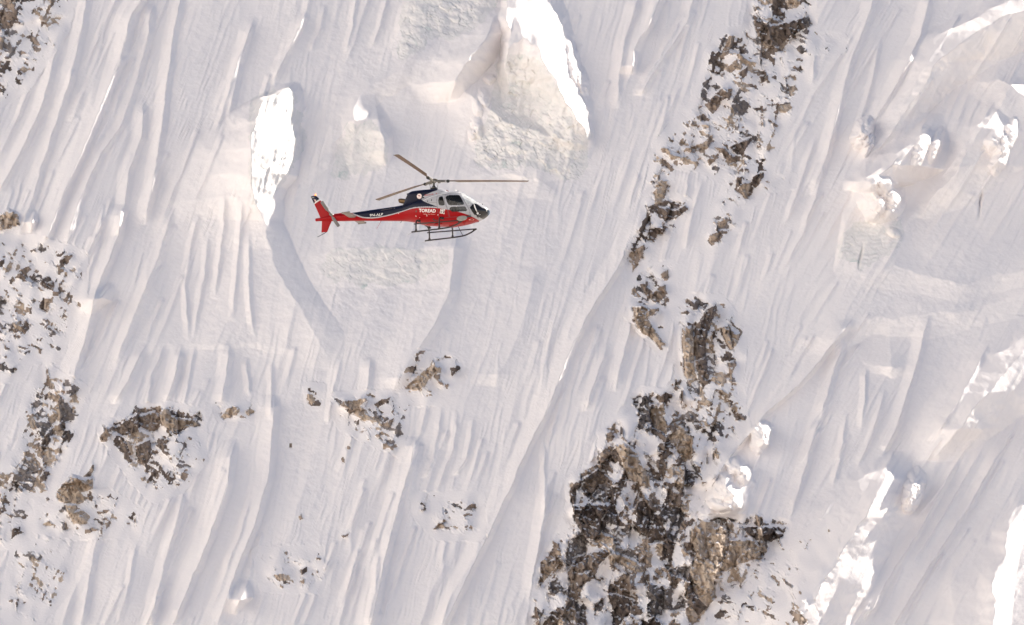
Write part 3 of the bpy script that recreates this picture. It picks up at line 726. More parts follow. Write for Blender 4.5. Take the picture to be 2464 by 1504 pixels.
# ------------------------------------------------------------------ to world space
dirx = (X - 1232.0) / FPX; diru = (752.0 - Y) / FPX
nrm = np.array([0, -math.sin(R(SLOPE)), math.cos(R(SLOPE))])
DV = FWD[None, None, :] + dirx[..., None] * RIGHT + diru[..., None] * UP
P0 = CAM + FWD * MD
tt = ((P0 - CAM) @ nrm) / (DV @ nrm)
def blur(a, n):
    for ax in (0, 1):
        p = np.concatenate([np.repeat(np.take(a, [0], ax), n + 1, ax), a, np.repeat(np.take(a, [-1], ax), n, ax)], ax).astype(np.float64)
        c = np.cumsum(p, ax)
        m = a.shape[ax]
        a = ((np.take(c, np.arange(2 * n + 1, 2 * n + 1 + m), ax) - np.take(c, np.arange(0, m), ax)) / (2 * n + 1)).astype(np.float32)
    return a


WB = CAM + DV * tt[..., None] - FWD * (HB * MPP)[..., None]
gu = np.gradient(WB, axis=1); gv = np.gradient(WB, axis=0)
NB = np.cross(gv, gu)
NZ = np.abs(NB[..., 2]) / np.linalg.norm(NB, axis=2)
score = np.where(DEN > .03, (DEN - .58) * 1.9 + PAT * (1 - .8 * smooth(8, 18, REL)) + PAT2 * .9 * smooth(8, 18, REL) + 1.2 * (.50 - NZ), -1.0)
score = np.maximum(score, np.where(EXP > -9, EXP * .4 + .7 * (.5 - NZ), -1))
# snow between the rocks lies smooth, rock stays broken
keep = np.where(REL > .3, smooth(-.35, .05, score), 1.0)
HS = blur(blur(H, 4), 3)
ROCKY = smooth(-.05, .2, score) * np.minimum(1, REL / 6)
H = HS + (H - HS) * keep
H += ROCKY * (3.0 * (fb - .5) + 3.0 * (fc - .5) + 2.2 * fbm((X + wxx) / 4.5, (Y + wyy) / 9.0, 3, 490))
W = CAM + DV * tt[..., None] - FWD * (H * MPP)[..., None]

gu = np.gradient(W, axis=1); gv = np.gradient(W, axis=0)
NRM = np.cross(gv, gu)
NRM /= np.linalg.norm(NRM, axis=2, keepdims=True)
if NRM[NY // 2, NX // 2, 1] > 0: NRM = -NRM

cell = lambda a: .25 * (a[:-1, :-1] + a[1:, :-1] + a[:-1, 1:] + a[1:, 1:])
rock_c = (cell(score) > 0) & (RID[:-1, :-1] >= 0)
sid_c = SID[:-1, :-1].copy()
sid_c[rock_c] = 0

VI = np.arange(NY * NX, dtype=np.int32).reshape(NY, NX)
QUAD = np.stack([VI[:-1, :-1], VI[1:, :-1], VI[1:, 1:], VI[:-1, 1:]], axis=-1)
WV = W.reshape(-1, 3)
NV = NRM.reshape(-1, 3)


def piece(name, cellmask, mat, parent=None, origin=(0, 0, 0), keep_normals=True):
    q = QUAD[cellmask].reshape(-1, 4)
    u, inv = np.unique(q, return_inverse=True)
    me = fast_mesh(name, WV[u] - np.array(origin), inv.reshape(-1, 4))
    if keep_normals:
        at = NV[u].astype(np.float32)
        me.normals_split_custom_set_from_vertices(at)
    o = link(name, me, parent, mat)
    return o


face = piece('mountain_face', (~rock_c) & (sid_c == 0), M['snow'])
tag(face, 'steep fluted snow face filling the whole background behind the helicopter', kind='structure')
for n, (nm, mt, lab, poly, crk, crack) in enumerate(SERAC):
    mk = sid_c == n + 1
    org = WV[QUAD[mk][:, 0]].mean(axis=0)
    o = piece(nm, mk, M[mt], None, org)
    o.location = org
    tag(o, lab, 'ice cliff' if 'cliff' in nm else 'serac', 'seracs and ice cliffs on the face')

# ------------------------------------------------------------------ rock pieces: split along joints and gaps
lab = np.where(rock_c, np.arange(rock_c.size, dtype=np.int32).reshape(rock_c.shape), -1)
blk = fid[:-1, :-1].astype(np.int64) * 64 + RID[:-1, :-1].astype(np.int64)
tone_c = TONE[:-1, :-1]
blk = np.where(tone_c > 0, blk * 8 + tone_c, blk * 8)
hz = rock_c[:, 1:] & rock_c[:, :-1] & (blk[:, 1:] == blk[:, :-1])
vt = rock_c[1:, :] & rock_c[:-1, :] & (blk[1:, :] == blk[:-1, :])
for it in range(400):
    old = lab.copy()
    for _ in range(4):
        m = np.where(hz, np.minimum(lab[:, 1:], lab[:, :-1]), 0)
        lab[:, 1:] = np.where(hz, m, lab[:, 1:]); lab[:, :-1] = np.where(hz, np.minimum(lab[:, :-1], lab[:, 1:]), lab[:, :-1])
        m = np.where(vt, np.minimum(lab[1:, :], lab[:-1, :]), 0)
        lab[1:, :] = np.where(vt, m, lab[1:, :]); lab[:-1, :] = np.where(vt, np.minimum(lab[:-1, :], lab[1:, :]), lab[:-1, :])
    if np.array_equal(old, lab): break
cells = np.where(rock_c.ravel())[0]
labs = lab.ravel()[cells]
order = np.argsort(labs, kind='stable')
cells, labs = cells[order], labs[order]
ul, start, cnt = np.unique(labs, return_index=True, return_counts=True)
q_flat = QUAD.reshape(-1, 4); rid_f = RID[:-1, :-1].ravel(); tone_f = tone_c.ravel()
per = {k: [] for k in range(len(keys))}
for s, c in zip(start, cnt):
    cc = cells[s:s + c]
    per[int(np.bincount(rid_f[cc] + 1).argmax()) - 1].append(cc)
MT = {0: M['rock'], 1: M['rock'], 2: M['rock_tan'], 3: M['rock_dark'], 4: M['rock_grey']}
tone_rs = np.random.RandomState(9).choice([1, 1, 2, 2, 3, 3, 4, 4], 4096)


def rock_mesh(name, cc, org):
    q = q_flat[cc]
    u, inv = np.unique(q, return_inverse=True)
    me = fast_mesh(name, WV[u] - org, inv.reshape(-1, 4), smooth=True)
    return me


n_rock = 0
for k, comps in per.items():
    if not comps: continue
    comps.sort(key=len, reverse=True)
    allc = np.concatenate(comps)
    org = WV[q_flat[allc][:, 0]].mean(axis=0)
    root = empty('rock_outcrop', org)
    tag(root, OUT[keys[k]], 'rock', 'rock outcrops on the snow face')
    small = []
    for i, cc in enumerate(comps):
        if i < 300 and len(cc) >= 16:
            me = rock_mesh('rock', cc, org)
            t = int(np.bincount(tone_f[cc]).argmax())
            link('rock', me, root, MT[t if t else int(tone_rs[int(blk.ravel()[cc[0]] // 512) % 4096])]); n_rock += 1
        else:
            small.append(cc)
    if small:
        me = rock_mesh('rock_fragments', np.concatenate(small), org)
        tag(link('rock_fragments', me, root, M['rock']), kind='stuff')
print('rock pieces', n_rock, 'cells', len(cells))

# ------------------------------------------------------------------ the face beyond the frame and the valley below
def coarse_sheet(name, x0, x1, y0, y1, step, hoff, mat, seed):
    gx = np.arange(x0, x1 + 1, step); gy = np.arange(y0, y1 + 1, step)
    x, y = np.meshgrid(gx, gy)
    h = hoff + 60 * fbm(x / 500, y / 600, 4, seed) + 16 * fbm((x + .4 * y) / 70, y / 400, 3, seed + 5)
    dv = FWD + ((x - 1232) / FPX)[..., None] * RIGHT + ((752 - y) / FPX)[..., None] * UP
    t = ((P0 - CAM) @ nrm) / (dv @ nrm)
    w = CAM + dv * t[..., None] - FWD * (h * MPP)[..., None]
    ny, nx = x.shape
    vi = np.arange(ny * nx).reshape(ny, nx)
    q = np.stack([vi[:-1, :-1], vi[1:, :-1], vi[1:, 1:], vi[:-1, 1:]], -1).reshape(-1, 4)
    return tag(link(name, fast_mesh(name, w.reshape(-1, 3), q), None, mat), kind='structure')


tag(coarse_sheet('mountain_foot', -4200, 5200, 1700, 6300, 100, -40, M['snow'], 500), 'lower snow slopes of the mountain running down to the valley', kind='structure')
tag(coarse_sheet('mountain_shoulder', -4200, -520, -900, 1900, 100, -60, M['snow'], 520), 'snow shoulder of the mountain left of the frame', kind='structure')

gx = np.concatenate([-np.geomspace(14000, 60, 60), [0], np.geomspace(60, 14000, 60)])
gy = np.concatenate([-np.geomspace(14000, 60, 60), [0], np.geomspace(60, 14000, 60)])
vx, vy = np.meshgrid(gx, gy)
rad = np.hypot(vx, vy)
vz = 14 * fbm(vx / 260, vy / 260, 4, 540) * smooth(20, 200, rad) - 1.0
# unseen valley side at left, shaped to bounce warm sunlight onto the face
vz += 2400 * smooth(600, 3000, -vx - .12 * vy) * (1 + .2 * fbm(vx / 1500, vy / 1500, 4, 550))
vi = np.arange(vx.size).reshape(vx.shape)
q = np.stack([vi[:-1, :-1], vi[:-1, 1:], vi[1:, 1:], vi[1:, :-1]], -1).reshape(-1, 4)
ground = link('ground', fast_mesh('ground', np.stack([vx, vy, vz], -1).reshape(-1, 3), q), None, M['valley'])
ground.data.materials.append(M['bounce_snow'])
ground.data.polygons.foreach_set('material_index', (vz.ravel()[q].mean(axis=1) > 120).astype(np.int32))
tag(ground, 'rubble-covered glacier, valley floor and unseen snowy side shaped to bounce light onto the face', kind='structure')

# ------------------------------------------------------------------ helicopter: hull shape (x forward, y left, z up, metres, origin at the rotor hub)
ST = np.array([  # x, top, bottom, half width, roundness
    (3.262, -2.10, -2.13, .02, 2.0), (3.25, -2.05, -2.19, .13, 2.0), (3.20, -1.97, -2.28, .25, 2.0), (3.10, -1.86, -2.37, .375, 2.05), (2.95, -1.755, -2.455, .49, 2.1),
    (2.80, -1.655, -2.515, .575, 2.15), (2.50, -1.43, -2.59, .70, 2.25), (2.20, -1.20, -2.64, .79, 2.35), (1.95, -1.025, -2.675, .845, 2.45), (1.73, -.885, -2.70, .88, 2.5),
    (1.50, -.805, -2.715, .905, 2.55), (1.20, -.77, -2.72, .925, 2.6), (.80, -.76, -2.68, .93, 2.6), (.30, -.79, -2.62, .93, 2.6), (.0, -.84, -2.56, .92, 2.55),
    (-.50, -.95, -2.48, .88, 2.5), (-.85, -1.02, -2.38, .80, 2.45), (-1.14, -1.08, -2.27, .70, 2.4), (-1.45, -1.14, -2.175, .585, 2.3), (-1.75, -1.18, -2.115, .48, 2.2),
    (-2.30, -1.215, -2.04, .365, 2.1), (-3.10, -1.23, -1.95, .31, 2.0), (-4.00, -1.255, -1.845, .28, 2.0), (-4.75, -1.275, -1.765, .25, 2.0), (-5.50, -1.28, -1.69, .215, 2.0),
    (-6.15, -1.28, -1.62, .18, 2.0), (-6.60, -1.32, -1.57, .13, 2.0), (-7.00, -1.38, -1.52, .07, 2.0), (-7.10, -1.42, -1.50, .04, 2.0)])[::-1]
CW = np.array([  # engine cowling
    (.93, -.80, -1.0, .20, 2.6), (.88, -.745, -1.05, .36, 2.7), (.78, -.675, -1.12, .47, 2.8), (.64, -.605, -1.2, .55, 2.9), (.46, -.55, -1.3, .60, 3.0), (.2, -.53, -1.35, .63, 3.1), (-.3, -.515, -1.4, .65, 3.2),
    (-.8, -.50, -1.45, .64, 3.2), (-1.12, -.50, -1.45, .61, 3.1), (-1.32, -.545, -1.45, .57, 3.0), (-1.42, -.62, -1.45, .54, 2.9), (-1.52, -.78, -1.45, .50, 2.8), (-1.62, -1.0, -1.45, .46, 2.6), (-1.72, -1.18, -1.45, .42, 2.4), (-1.78, -1.27, -1.45, .38, 2.2)])[::-1]


def pchip(t, x, y):
    """monotone smooth curve through the stations"""
    h = np.diff(x); d = np.diff(y) / h
    m = np.zeros_like(y)
    m[0], m[-1] = d[0], d[-1]
    for i in range(1, len(x) - 1):
        if d[i - 1] * d[i] > 0:
            w1, w2 = 2 * h[i] + h[i - 1], h[i] + 2 * h[i - 1]
            m[i] = (w1 + w2) / (w1 / d[i - 1] + w2 / d[i])
    k = np.clip(np.searchsorted(x, t) - 1, 0, len(x) - 2)
    s = (t - x[k]) / h[k]
    return (y[k] * (1 + 2 * s) * (1 - s) ** 2 + m[k] * h[k] * s * (1 - s) ** 2 + y[k + 1] * s * s * (3 - 2 * s) + m[k + 1] * h[k] * s * s * (s - 1))


def section(t, tab):
    t = np.clip(np.asarray(t, float), tab[0, 0], tab[-1, 0])
    return [pchip(t, tab[:, 0], tab[:, i]) for i in (1, 2, 3, 4)]


def side_y(x, z, tab):
    top, bot, b, n = section(x, tab)
    zc, a = (top + bot) / 2, (top - bot) / 2
    v = np.clip(np.abs((z - zc) / a), 0, 1)
    return b * (1 - v ** n) ** (1 / n)

# ------------------------------------------------------------------ helicopter: placing
HUB_D = 500.0
ZO = 3.13                                # hub height above the skid soles
hub = CAM + HUB_D * (FWD + (1043.7 - 1232) / FPX * RIGHT + (752 - 436.1) / FPX * UP)
yaw, pit = R(-20.5), R(1.3)
fx = Vector((math.cos(yaw) * math.cos(pit), math.sin(yaw) * math.cos(pit), math.sin(pit)))
ly_ = Vector((-math.sin(yaw), math.cos(yaw), 0))
kz = fx.cross(ly_)
rotm = Matrix((fx, ly_, kz)).transposed()
heli = empty('helicopter')
heli.matrix_world = Matrix.Translation(Vector(hub) - kz * ZO) @ rotm.to_4x4()
tag(heli, 'red, navy and white single-rotor helicopter flying in front of the snow face', 'helicopter')


# ------------------------------------------------------------------ helicopter: materials
def simple(name, col, rough=0.4, metal=0.0, coat=0.0, spec=0.5, var=0.0):
    m, nt, b = new_mat(name)
    b.inputs['Roughness'].default_value = rough
    b.inputs['Metallic'].default_value = metal
    b.inputs['Coat Weight'].default_value = coat
    b.inputs['Specular IOR Level'].default_value = spec
    v = mapped(nt)
    n = noise_tex(nt, v, 3.5, 5, 0.6)
    lo = tuple(c * (1 - var) for c in col); hi = tuple(min(1, c * (1 + var)) for c in col)
    r = ramp(nt, n.outputs[0], [(0.35, lo), (0.65, hi)])
    nt.links.new(r.outputs[0], b.inputs['Base Color'])
    return m


def paint_mat():
    m, nt, b = new_mat('livery_paint')
    at = nt.nodes.new('ShaderNodeAttribute'); at.attribute_name = 'paint'
    v = mapped(nt)
    n = noise_tex(nt, v, 2.2, 6, 0.65)
    r = ramp(nt, n.outputs[0], [(0.3, (0.88, 0.87, 0.86)), (0.6, (1, 1, 1))])
    mx = nt.nodes.new('ShaderNodeMix'); mx.data_type = 'RGBA'; mx.blend_type = 'MULTIPLY'
    mx.inputs['Factor'].default_value = 1.0
    nt.links.new(at.outputs['Color'], mx.inputs['A']); nt.links.new(r.outputs[0], mx.inputs['B'])
    ge = nt.nodes.new('ShaderNodeNewGeometry')
    m2 = nt.nodes.new('ShaderNodeMix'); m2.data_type = 'RGBA'
    nt.links.new(ge.outputs['Backfacing'], m2.inputs['Factor'])
    nt.links.new(mx.outputs['Result'], m2.inputs['A']); m2.inputs['B'].default_value = (0.05, 0.05, 0.055, 1)   # cabin lining
    nt.links.new(m2.outputs['Result'], b.inputs['Base Color'])
    b.inputs['Roughness'].default_value = 0.38
    b.inputs['Specular IOR Level'].default_value = 0.14
    b.inputs['Coat Weight'].default_value = 0.05
    b.inputs['Coat Roughness'].default_value = 0.12
    return m


def glass_mat(name, tint, dust_glare):
    m = bpy.data.materials.new(name); m.use_nodes = True
    nt = m.node_tree; nt.nodes.clear()
    out = nt.nodes.new('ShaderNodeOutputMaterial')
    tr = nt.nodes.new('ShaderNodeBsdfTransparent'); tr.inputs[0].default_value = (*tint, 1)
    df = nt.nodes.new('ShaderNodeBsdfDiffuse'); df.inputs[0].default_value = (0.8, 0.82, 0.81, 1)
    gl = nt.nodes.new('ShaderNodeBsdfGlossy'); gl.inputs['Roughness'].default_value = 0.06
    fr = nt.nodes.new('ShaderNodeFresnel'); fr.inputs[0].default_value = 1.45
    m1 = nt.nodes.new('ShaderNodeMixShader'); m2 = nt.nodes.new('ShaderNodeMixShader')
    v = mapped(nt)
    n = noise_tex(nt, v, 4.0, 5, 0.6)
    r = ramp(nt, n.outputs[0], [(0.3, (dust_glare * .6,) * 3), (0.7, (dust_glare * 1.3,) * 3)])
    nt.links.new(r.outputs[0], m1.inputs[0])
    nt.links.new(tr.outputs[0], m1.inputs[1]); nt.links.new(df.outputs[0], m1.inputs[2])
    nt.links.new(fr.outputs[0], m2.inputs[0])
    nt.links.new(m1.outputs[0], m2.inputs[1]); nt.links.new(gl.outputs[0], m2.inputs[2])
    nt.links.new(m2.outputs[0], out.inputs[0])
    return m


M['paint'] = paint_mat()
M['glass'] = glass_mat('tinted_window', (0.24, 0.25, 0.25), 0.012)
M['windshield'] = glass_mat('glare_white_windshield', (0.22, 0.24, 0.24), 0.80)  # white diffuse mixed into the glass to imitate sun glare
M['chin'] = glass_mat('chin_glass', (0.09, 0.09, 0.09), 0.006)
M['black'] = simple('black_gloss_paint', (0.014, 0.013, 0.014), 0.22, coat=.3, var=.2)
M['seam'] = simple('door_seam_rubber', (0.08, 0.075, 0.08), 0.7)
M['gear'] = simple('dark_gear_paint', (0.028, 0.022, 0.020), 0.55, var=.3)
M['blade'] = simple('blade_composite', (0.17, 0.12, 0.085), 0.55, var=.15)
M['steel'] = simple('worn_steel', (0.26, 0.24, 0.21), 0.42, metal=.6, var=.3)
M['rubber'] = simple('black_rubber', (0.02, 0.022, 0.02), 0.6, var=.2)
M['white'] = simple('white_paint', (0.80, 0.79, 0.77), 0.35, var=.05)
M['white_print'] = simple('white_lettering', (0.86, 0.84, 0.80), 0.4)
M['red_print'] = simple('red_lettering', (0.37, 0.003, 0.006), 0.4)
M['pink_print'] = simple('pale_lettering', (0.80, 0.42, 0.36), 0.4)
M['dark_print'] = simple('dark_print', (0.10, 0.035, 0.03), 0.4)
M['stab'] = simple('grey_stabilizer_paint', (0.20, 0.17, 0.15), 0.42, var=.15)
M['rotor_grey'] = simple('tail_blade_grey', (0.20, 0.185, 0.17), 0.5, var=.15)
M['exhaust'] = simple('heat_stained_steel', (0.17, 0.11, 0.055), 0.45, metal=.7, var=.45)
M['seat'] = simple('seat_fabric', (0.21, 0.18, 0.16), 0.9, var=.2)
M['trim'] = simple('cabin_trim', (0.045, 0.045, 0.05), 0.8, var=.2)
M['mirror'] = simple('mirror_back', (0.36, 0.34, 0.29), 0.5, var=.1)
M['vent'] = simple('vent_mesh_grey', (0.075, 0.06, 0.06), 0.6, var=.2)
mb, ntb, bb = new_mat('beacon_light')
bb.inputs['Base Color'].default_value = (0.9, 0.1, 0.03, 1)
nb_ = noise_tex(ntb, mapped(ntb), 20, 2); rb_ = ramp(ntb, nb_.outputs[0], [(0.3, (1.0, 0.10, 0.015)), (0.7, (1.0, 0.18, 0.03))])
ntb.links.new(rb_.outputs[0], bb.inputs['Emission Color']); bb.inputs['Emission Strength'].default_value = 5.0
M['beacon'] = mb

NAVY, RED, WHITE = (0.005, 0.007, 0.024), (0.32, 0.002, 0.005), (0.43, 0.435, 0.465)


# ------------------------------------------------------------------ helicopter: mesh helpers (hub coordinates)
def hmesh(name, verts, faces, parent, mat, smooth_=True):
    me = bpy.data.meshes.new(name)
    me.from_pydata([(v[0], v[1], v[2] + ZO) for v in verts], [], [tuple(f) for f in faces])
    if smooth_: me.polygons.foreach_set('use_smooth', [True] * len(me.polygons))
    me.update()
    return link(name, me, parent, mat)


class Geo:
    def __init__(self): self.v, self.f = [], []

    def add(self, v, f):
        o = len(self.v)
        self.v += [tuple(p) for p in v]; self.f += [tuple(i + o for i in q) for q in f]
        return self

    def rings(self, rings, cap=True):
        n = len(rings[0]); v = [p for r in rings for p in r]; f = []
        for i in range(len(rings) - 1):
            for j in range(n):
                f.append((i * n + j, i * n + (j + 1) % n, (i + 1) * n + (j + 1) % n, (i + 1) * n + j))
        if cap: f += [tuple(range(n))[::-1], tuple((len(rings) - 1) * n + j for j in range(n))]
        return self.add(v, f)

    def tube(self, path, r, n=12, flat=1.0):
        P = [Vector(p) for p in path]; rs = r if isinstance(r, (list, tuple)) else [r] * len(P)
        rings = []; up = None
        for i, p in enumerate(P):
            d = (P[min(i + 1, len(P) - 1)] - P[max(i - 1, 0)]).normalized()
            if up is None: up = Vector((0, 0, 1)) if abs(d.z) < .9 else Vector((0, 1, 0))
            a = d.cross(up).normalized(); b = a.cross(d).normalized(); up = b
            rings.append([p + a * math.cos(2 * math.pi * k / n) * rs[i] + b * math.sin(2 * math.pi * k / n) * rs[i] * flat for k in range(n)])
        return self.rings(rings)

    def lathe(self, prof, c, axis=(0, 0, 1), n=24):
        ax = Vector(axis).normalized(); a = ax.orthogonal().normalized(); b = ax.cross(a); c = Vector(c)
        return self.rings([[c + ax * h + (a * math.cos(2 * math.pi * k / n) + b * math.sin(2 * math.pi * k / n)) * max(r, .0008) for k in range(n)] for r, h in prof])

    def box(self, c, s, rot=None, bev=0.0):
        x, y, z = (i / 2 for i in s); k = bev
        rings = []
        for zz, ins in ((-z, k), (-z + k, 0), (z - k, 0), (z, k)):
            X_, Y_ = x - ins, y - ins; q = k * .7
            rings.append([Vector(p) for p in [(-X_ + q, -Y_, zz), (X_ - q, -Y_, zz), (X_, -Y_ + q, zz), (X_, Y_ - q, zz), (X_ - q, Y_, zz), (-X_ + q, Y_, zz), (-X_, Y_ - q, zz), (-X_, -Y_ + q, zz)]])
        if rot is not None: rings = [[rot @ p for p in r] for r in rings]
        return self.rings([[p + Vector(c) for p in r] for r in rings])

    def build(self, name, parent, mat, smooth_=True): return hmesh(name, self.v, self.f, parent, mat, smooth_)


def bez(pts, n=8):
    """round a polyline's corners"""
    P = [Vector(p) for p in pts]; out = [P[0]]
    for i in range(1, len(P) - 1):
        a = P[i].lerp(P[i - 1], .45); b = P[i].lerp(P[i + 1], .45)
        for k in range(n + 1):
            t = k / n
            out.append(a * (1 - t) ** 2 + P[i] * 2 * t * (1 - t) + b * t * t)
    return out + [P[-1]]


# ------------------------------------------------------------------ helicopter: hull, split into its parts
def curve(pts): a = np.array(pts); return lambda x: np.interp(x, a[:, 0], a[:, 1])


s_top = curve([(-4.88, -1.31), (-4.45, -1.545), (-4.22, -1.64), (-3.98, -1.693), (-3.63, -1.735), (-3.26, -1.745), (-2.89, -1.741), (-2.45, -1.708), (-2.0, -1.663), (-1.53, -1.625), (-1.2, -1.597), (-.885, -1.597),
               (-.445, -1.635), (-.116, -1.67), (.208, -1.711), (.557, -1.773), (.6, -1.8)])
s_bot = curve([(-4.9, -1.30), (-4.70, -1.49), (-4.46, -1.611), (-4.23, -1.704), (-4.0, -1.75), (-3.646, -1.797), (-3.28, -1.81), (-2.75, -1.785), (-2.386, -1.76), (-2.0, -1.709), (-1.534, -1.672), (-1.2, -1.648), (-.885, -1.654),
               (-.445, -1.697), (-.117, -1.737), (.206, -1.787), (.523, -1.839), (.76, -1.892), (1.0, -1.96), (1.26, -2.023), (1.786, -2.184), (2.0, -2.263), (2.3, -2.385), (2.55, -2.52), (2.64, -2.562), (3.0, -2.8)])
navy_l = curve([(-.49, -1.0), (-.48, -1.19), (-.432, -1.232), (-.349, -1.301), (-.204, -1.391), (.048, -1.523), (.289, -1.639), (.573, -1.775), (.6, -1.9)])
navy_c = curve([(-1.5, -.486), (-1.19, -.486), (-1.10, -.501), (-1.016, -.442), (-.953, -.328), (-.89, -.2), (-.79, .113), (-.717, .382), (-.62, .42), (-.4, .40)])


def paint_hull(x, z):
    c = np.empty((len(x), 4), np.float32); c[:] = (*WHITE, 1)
    navy = (x < .573) & (z > s_top(x)) & ((x < -.49) | (z < navy_l(x)))
    c[navy, :3] = NAVY
    c[z < s_bot(x), :3] = RED
    c[x < -4.88, :3] = RED
    return c


def in_poly(px, pz, poly):
    p = np.array(poly, float); ins = np.zeros(px.shape, bool); d = np.full(px.shape, 9.0)
    for a, b in zip(p, np.roll(p, -1, axis=0)):
        if a[1] != b[1]: ins ^= ((a[1] > pz) != (b[1] > pz)) & (px < (b[0] - a[0]) * (pz - a[1]) / (b[1] - a[1]) + a[0])
        ex, ez = b - a; t = np.clip(((px - a[0]) * ex + (pz - a[1]) * ez) / (ex * ex + ez * ez), 0, 1)
        d = np.minimum(d, np.hypot(px - a[0] - t * ex, pz - a[1] - t * ez))
    return ins, d


def loft(tab, xs_, n):
    top, bot, b, e = section(xs_, tab)
    th_ = np.linspace(0, 2 * np.pi, 1441)
    cs, sn = np.cos(th_), np.sin(th_)
    y = np.empty((len(xs_), n)); z = np.empty((len(xs_), n))
    for r_ in range(len(xs_)):                                    # evenly spaced round the section
        yy = b[r_] * np.sign(cs) * np.abs(cs) ** (2 / e[r_])
        zz = (top[r_] + bot[r_]) / 2 + (top[r_] - bot[r_]) / 2 * np.sign(sn) * np.abs(sn) ** (2 / e[r_])
        L = np.concatenate([[0], np.cumsum(np.hypot(np.diff(yy), np.diff(zz)))])
        t_ = np.linspace(0, L[-1], n, endpoint=False)
        y[r_] = np.interp(t_, L, yy); z[r_] = np.interp(t_, L, zz)
    v = np.stack([np.broadcast_to(xs_[:, None], y.shape), y, z], -1)
    i = np.arange(len(xs_) * n).reshape(len(xs_), n); j = np.roll(i, -1, axis=1)
    q = np.stack([i[:-1], j[:-1], j[1:], i[1:]], -1)
    return v, q


hx = np.concatenate([np.arange(-7.1, .3, .03), np.arange(.3, 3.2, .0125), np.array([3.2, 3.22, 3.24, 3.252, 3.262])])
HV, HQ = loft(ST, hx, 300)
hv = HV.reshape(-1, 3); hq = HQ.reshape(-1, 4)
cen = hv[hq].mean(axis=1)
cx_, cy_, cz_ = cen.T
part_id = np.zeros(len(hq), int)
W_MAIN = [(1.023, -1.301), (1.03, -1.218), (1.093, -1.165), (1.201, -1.145), (1.655, -1.165), (1.763, -1.185), (1.826, -1.241), (1.936, -1.419), (2.07, -1.681), (2.072, -1.752), (2.028, -1.797), (1.879, -1.806), (1.345, -1.775), (1.229, -1.743), (1.152, -1.649), (1.071, -1.436)]
W_LOW = [(1.25, -2.008), (1.261, -1.914), (1.342, -1.864), (1.759, -1.878), (2.123, -1.893), (2.188, -1.962), (2.239, -2.102), (2.206, -2.166), (1.796, -2.158), (1.407, -2.147), (1.302, -2.067)]
W_REAR = [(.591, -1.431), (.60, -1.302), (.635, -1.189), (.729, -1.168), (.843, -1.190), (.908, -1.405), (.967, -1.601), (.973, -1.694), (.925, -1.735), (.671, -1.698), (.616, -1.622)]
DOOR = [(.99, -1.03), (1.30, -.99), (1.78, -1.03), (1.90, -1.12), (2.391, -2.141), (2.371, -2.42), (1.22, -2.42), (1.145, -1.942), (.985, -1.52)]
DOOR_R = [(.48, -1.08), (.965, -1.03), (.96, -1.52), (1.118, -1.942), (1.19, -2.42), (.56, -2.42), (.526, -1.766), (.497, -1.483)]
NOSE = [(2.396, -1.991), (2.408, -1.945), (2.47, -1.876), (2.579, -1.719), (2.706, -1.731), (2.814, -1.807), (3.023, -1.983), (3.174, -2.015), (3.4, -2.04), (3.4, -2.6), (2.9, -2.54), (2.837, -2.497), (2.779, -2.472), (2.70, -2.382), (2.59, -2.372), (2.517, -2.229)]
CHIN = [(2.396, -1.991), (2.408, -1.945), (2.47, -1.876), (2.56, -1.745), (2.62, -1.76), (2.78, -2.16), (2.80, -2.32), (2.70, -2.375), (2.59, -2.372), (2.517, -2.229)]
pil = curve([(-2.0, 2.4), (-1.822, 2.269), (-1.70, 2.19), (-1.349, 1.994), (-1.252, 1.925), (-1.1, 1.84), (-.9, 1.76), (-.7, 1.74)])
wlow = curve([(2.2, -1.83), (2.269, -1.822), (2.384, -1.813), (2.444, -1.783), (2.578, -1.712), (2.675, -1.70), (2.9, -1.70)])
part_id[cx_ < -1.78] = 1                                                                   # tail boom
for k, (poly) in enumerate((DOOR_R, DOOR)):
    ins, d = in_poly(cx_, cz_, poly)
    for side in (0, 1):
        m = ins & ((cy_ < 0) if side == 0 else (cy_ > 0))
        part_id[m] = 10 + 10 * k + side
        part_id[m & (d < .017)] = 14 + 10 * k + side
for k, (poly) in enumerate((W_REAR, W_MAIN, W_LOW)):
    ins, d = in_poly(cx_, cz_, poly)
    for side in (0, 1): part_id[ins & ((cy_ < 0) if side == 0 else (cy_ > 0))] = 30 + 2 * k + side
ins, d = in_poly(cx_, cz_, NOSE); part_id[ins] = 2  # nose top stays white paint, standing in for its sunlit gloss
ins, d = in_poly(cx_, cz_, CHIN)
part_id[ins & (cy_ < -.12)] = 40; part_id[ins & (cy_ > .12)] = 41
ws = (cx_ > pil(cz_)) & (cz_ > wlow(cx_)) & (cx_ < 2.74)
part_id[ws & (cy_ < -.035)] = 42; part_id[ws & (cy_ > .035)] = 43


def hull_piece(name, ids, parent, mat, label=None, v=hv, q=hq, pid=None, painter=None):
    mk = np.isin(part_id if pid is None else pid, ids)
    u, inv = np.unique(q[mk], return_inverse=True)
    vv = v[u].copy()
    col = (painter or paint_hull)(vv[:, 0], vv[:, 2])
    vv[:, 2] += ZO
    me = fast_mesh(name, vv, inv.reshape(-1, 4))
    at = me.color_attributes.new('paint', 'FLOAT_COLOR', 'POINT')
    at.data.foreach_set('color', col.ravel())
    o = link(name, me, parent, mat)
    if label: o['label'] = label
    return o


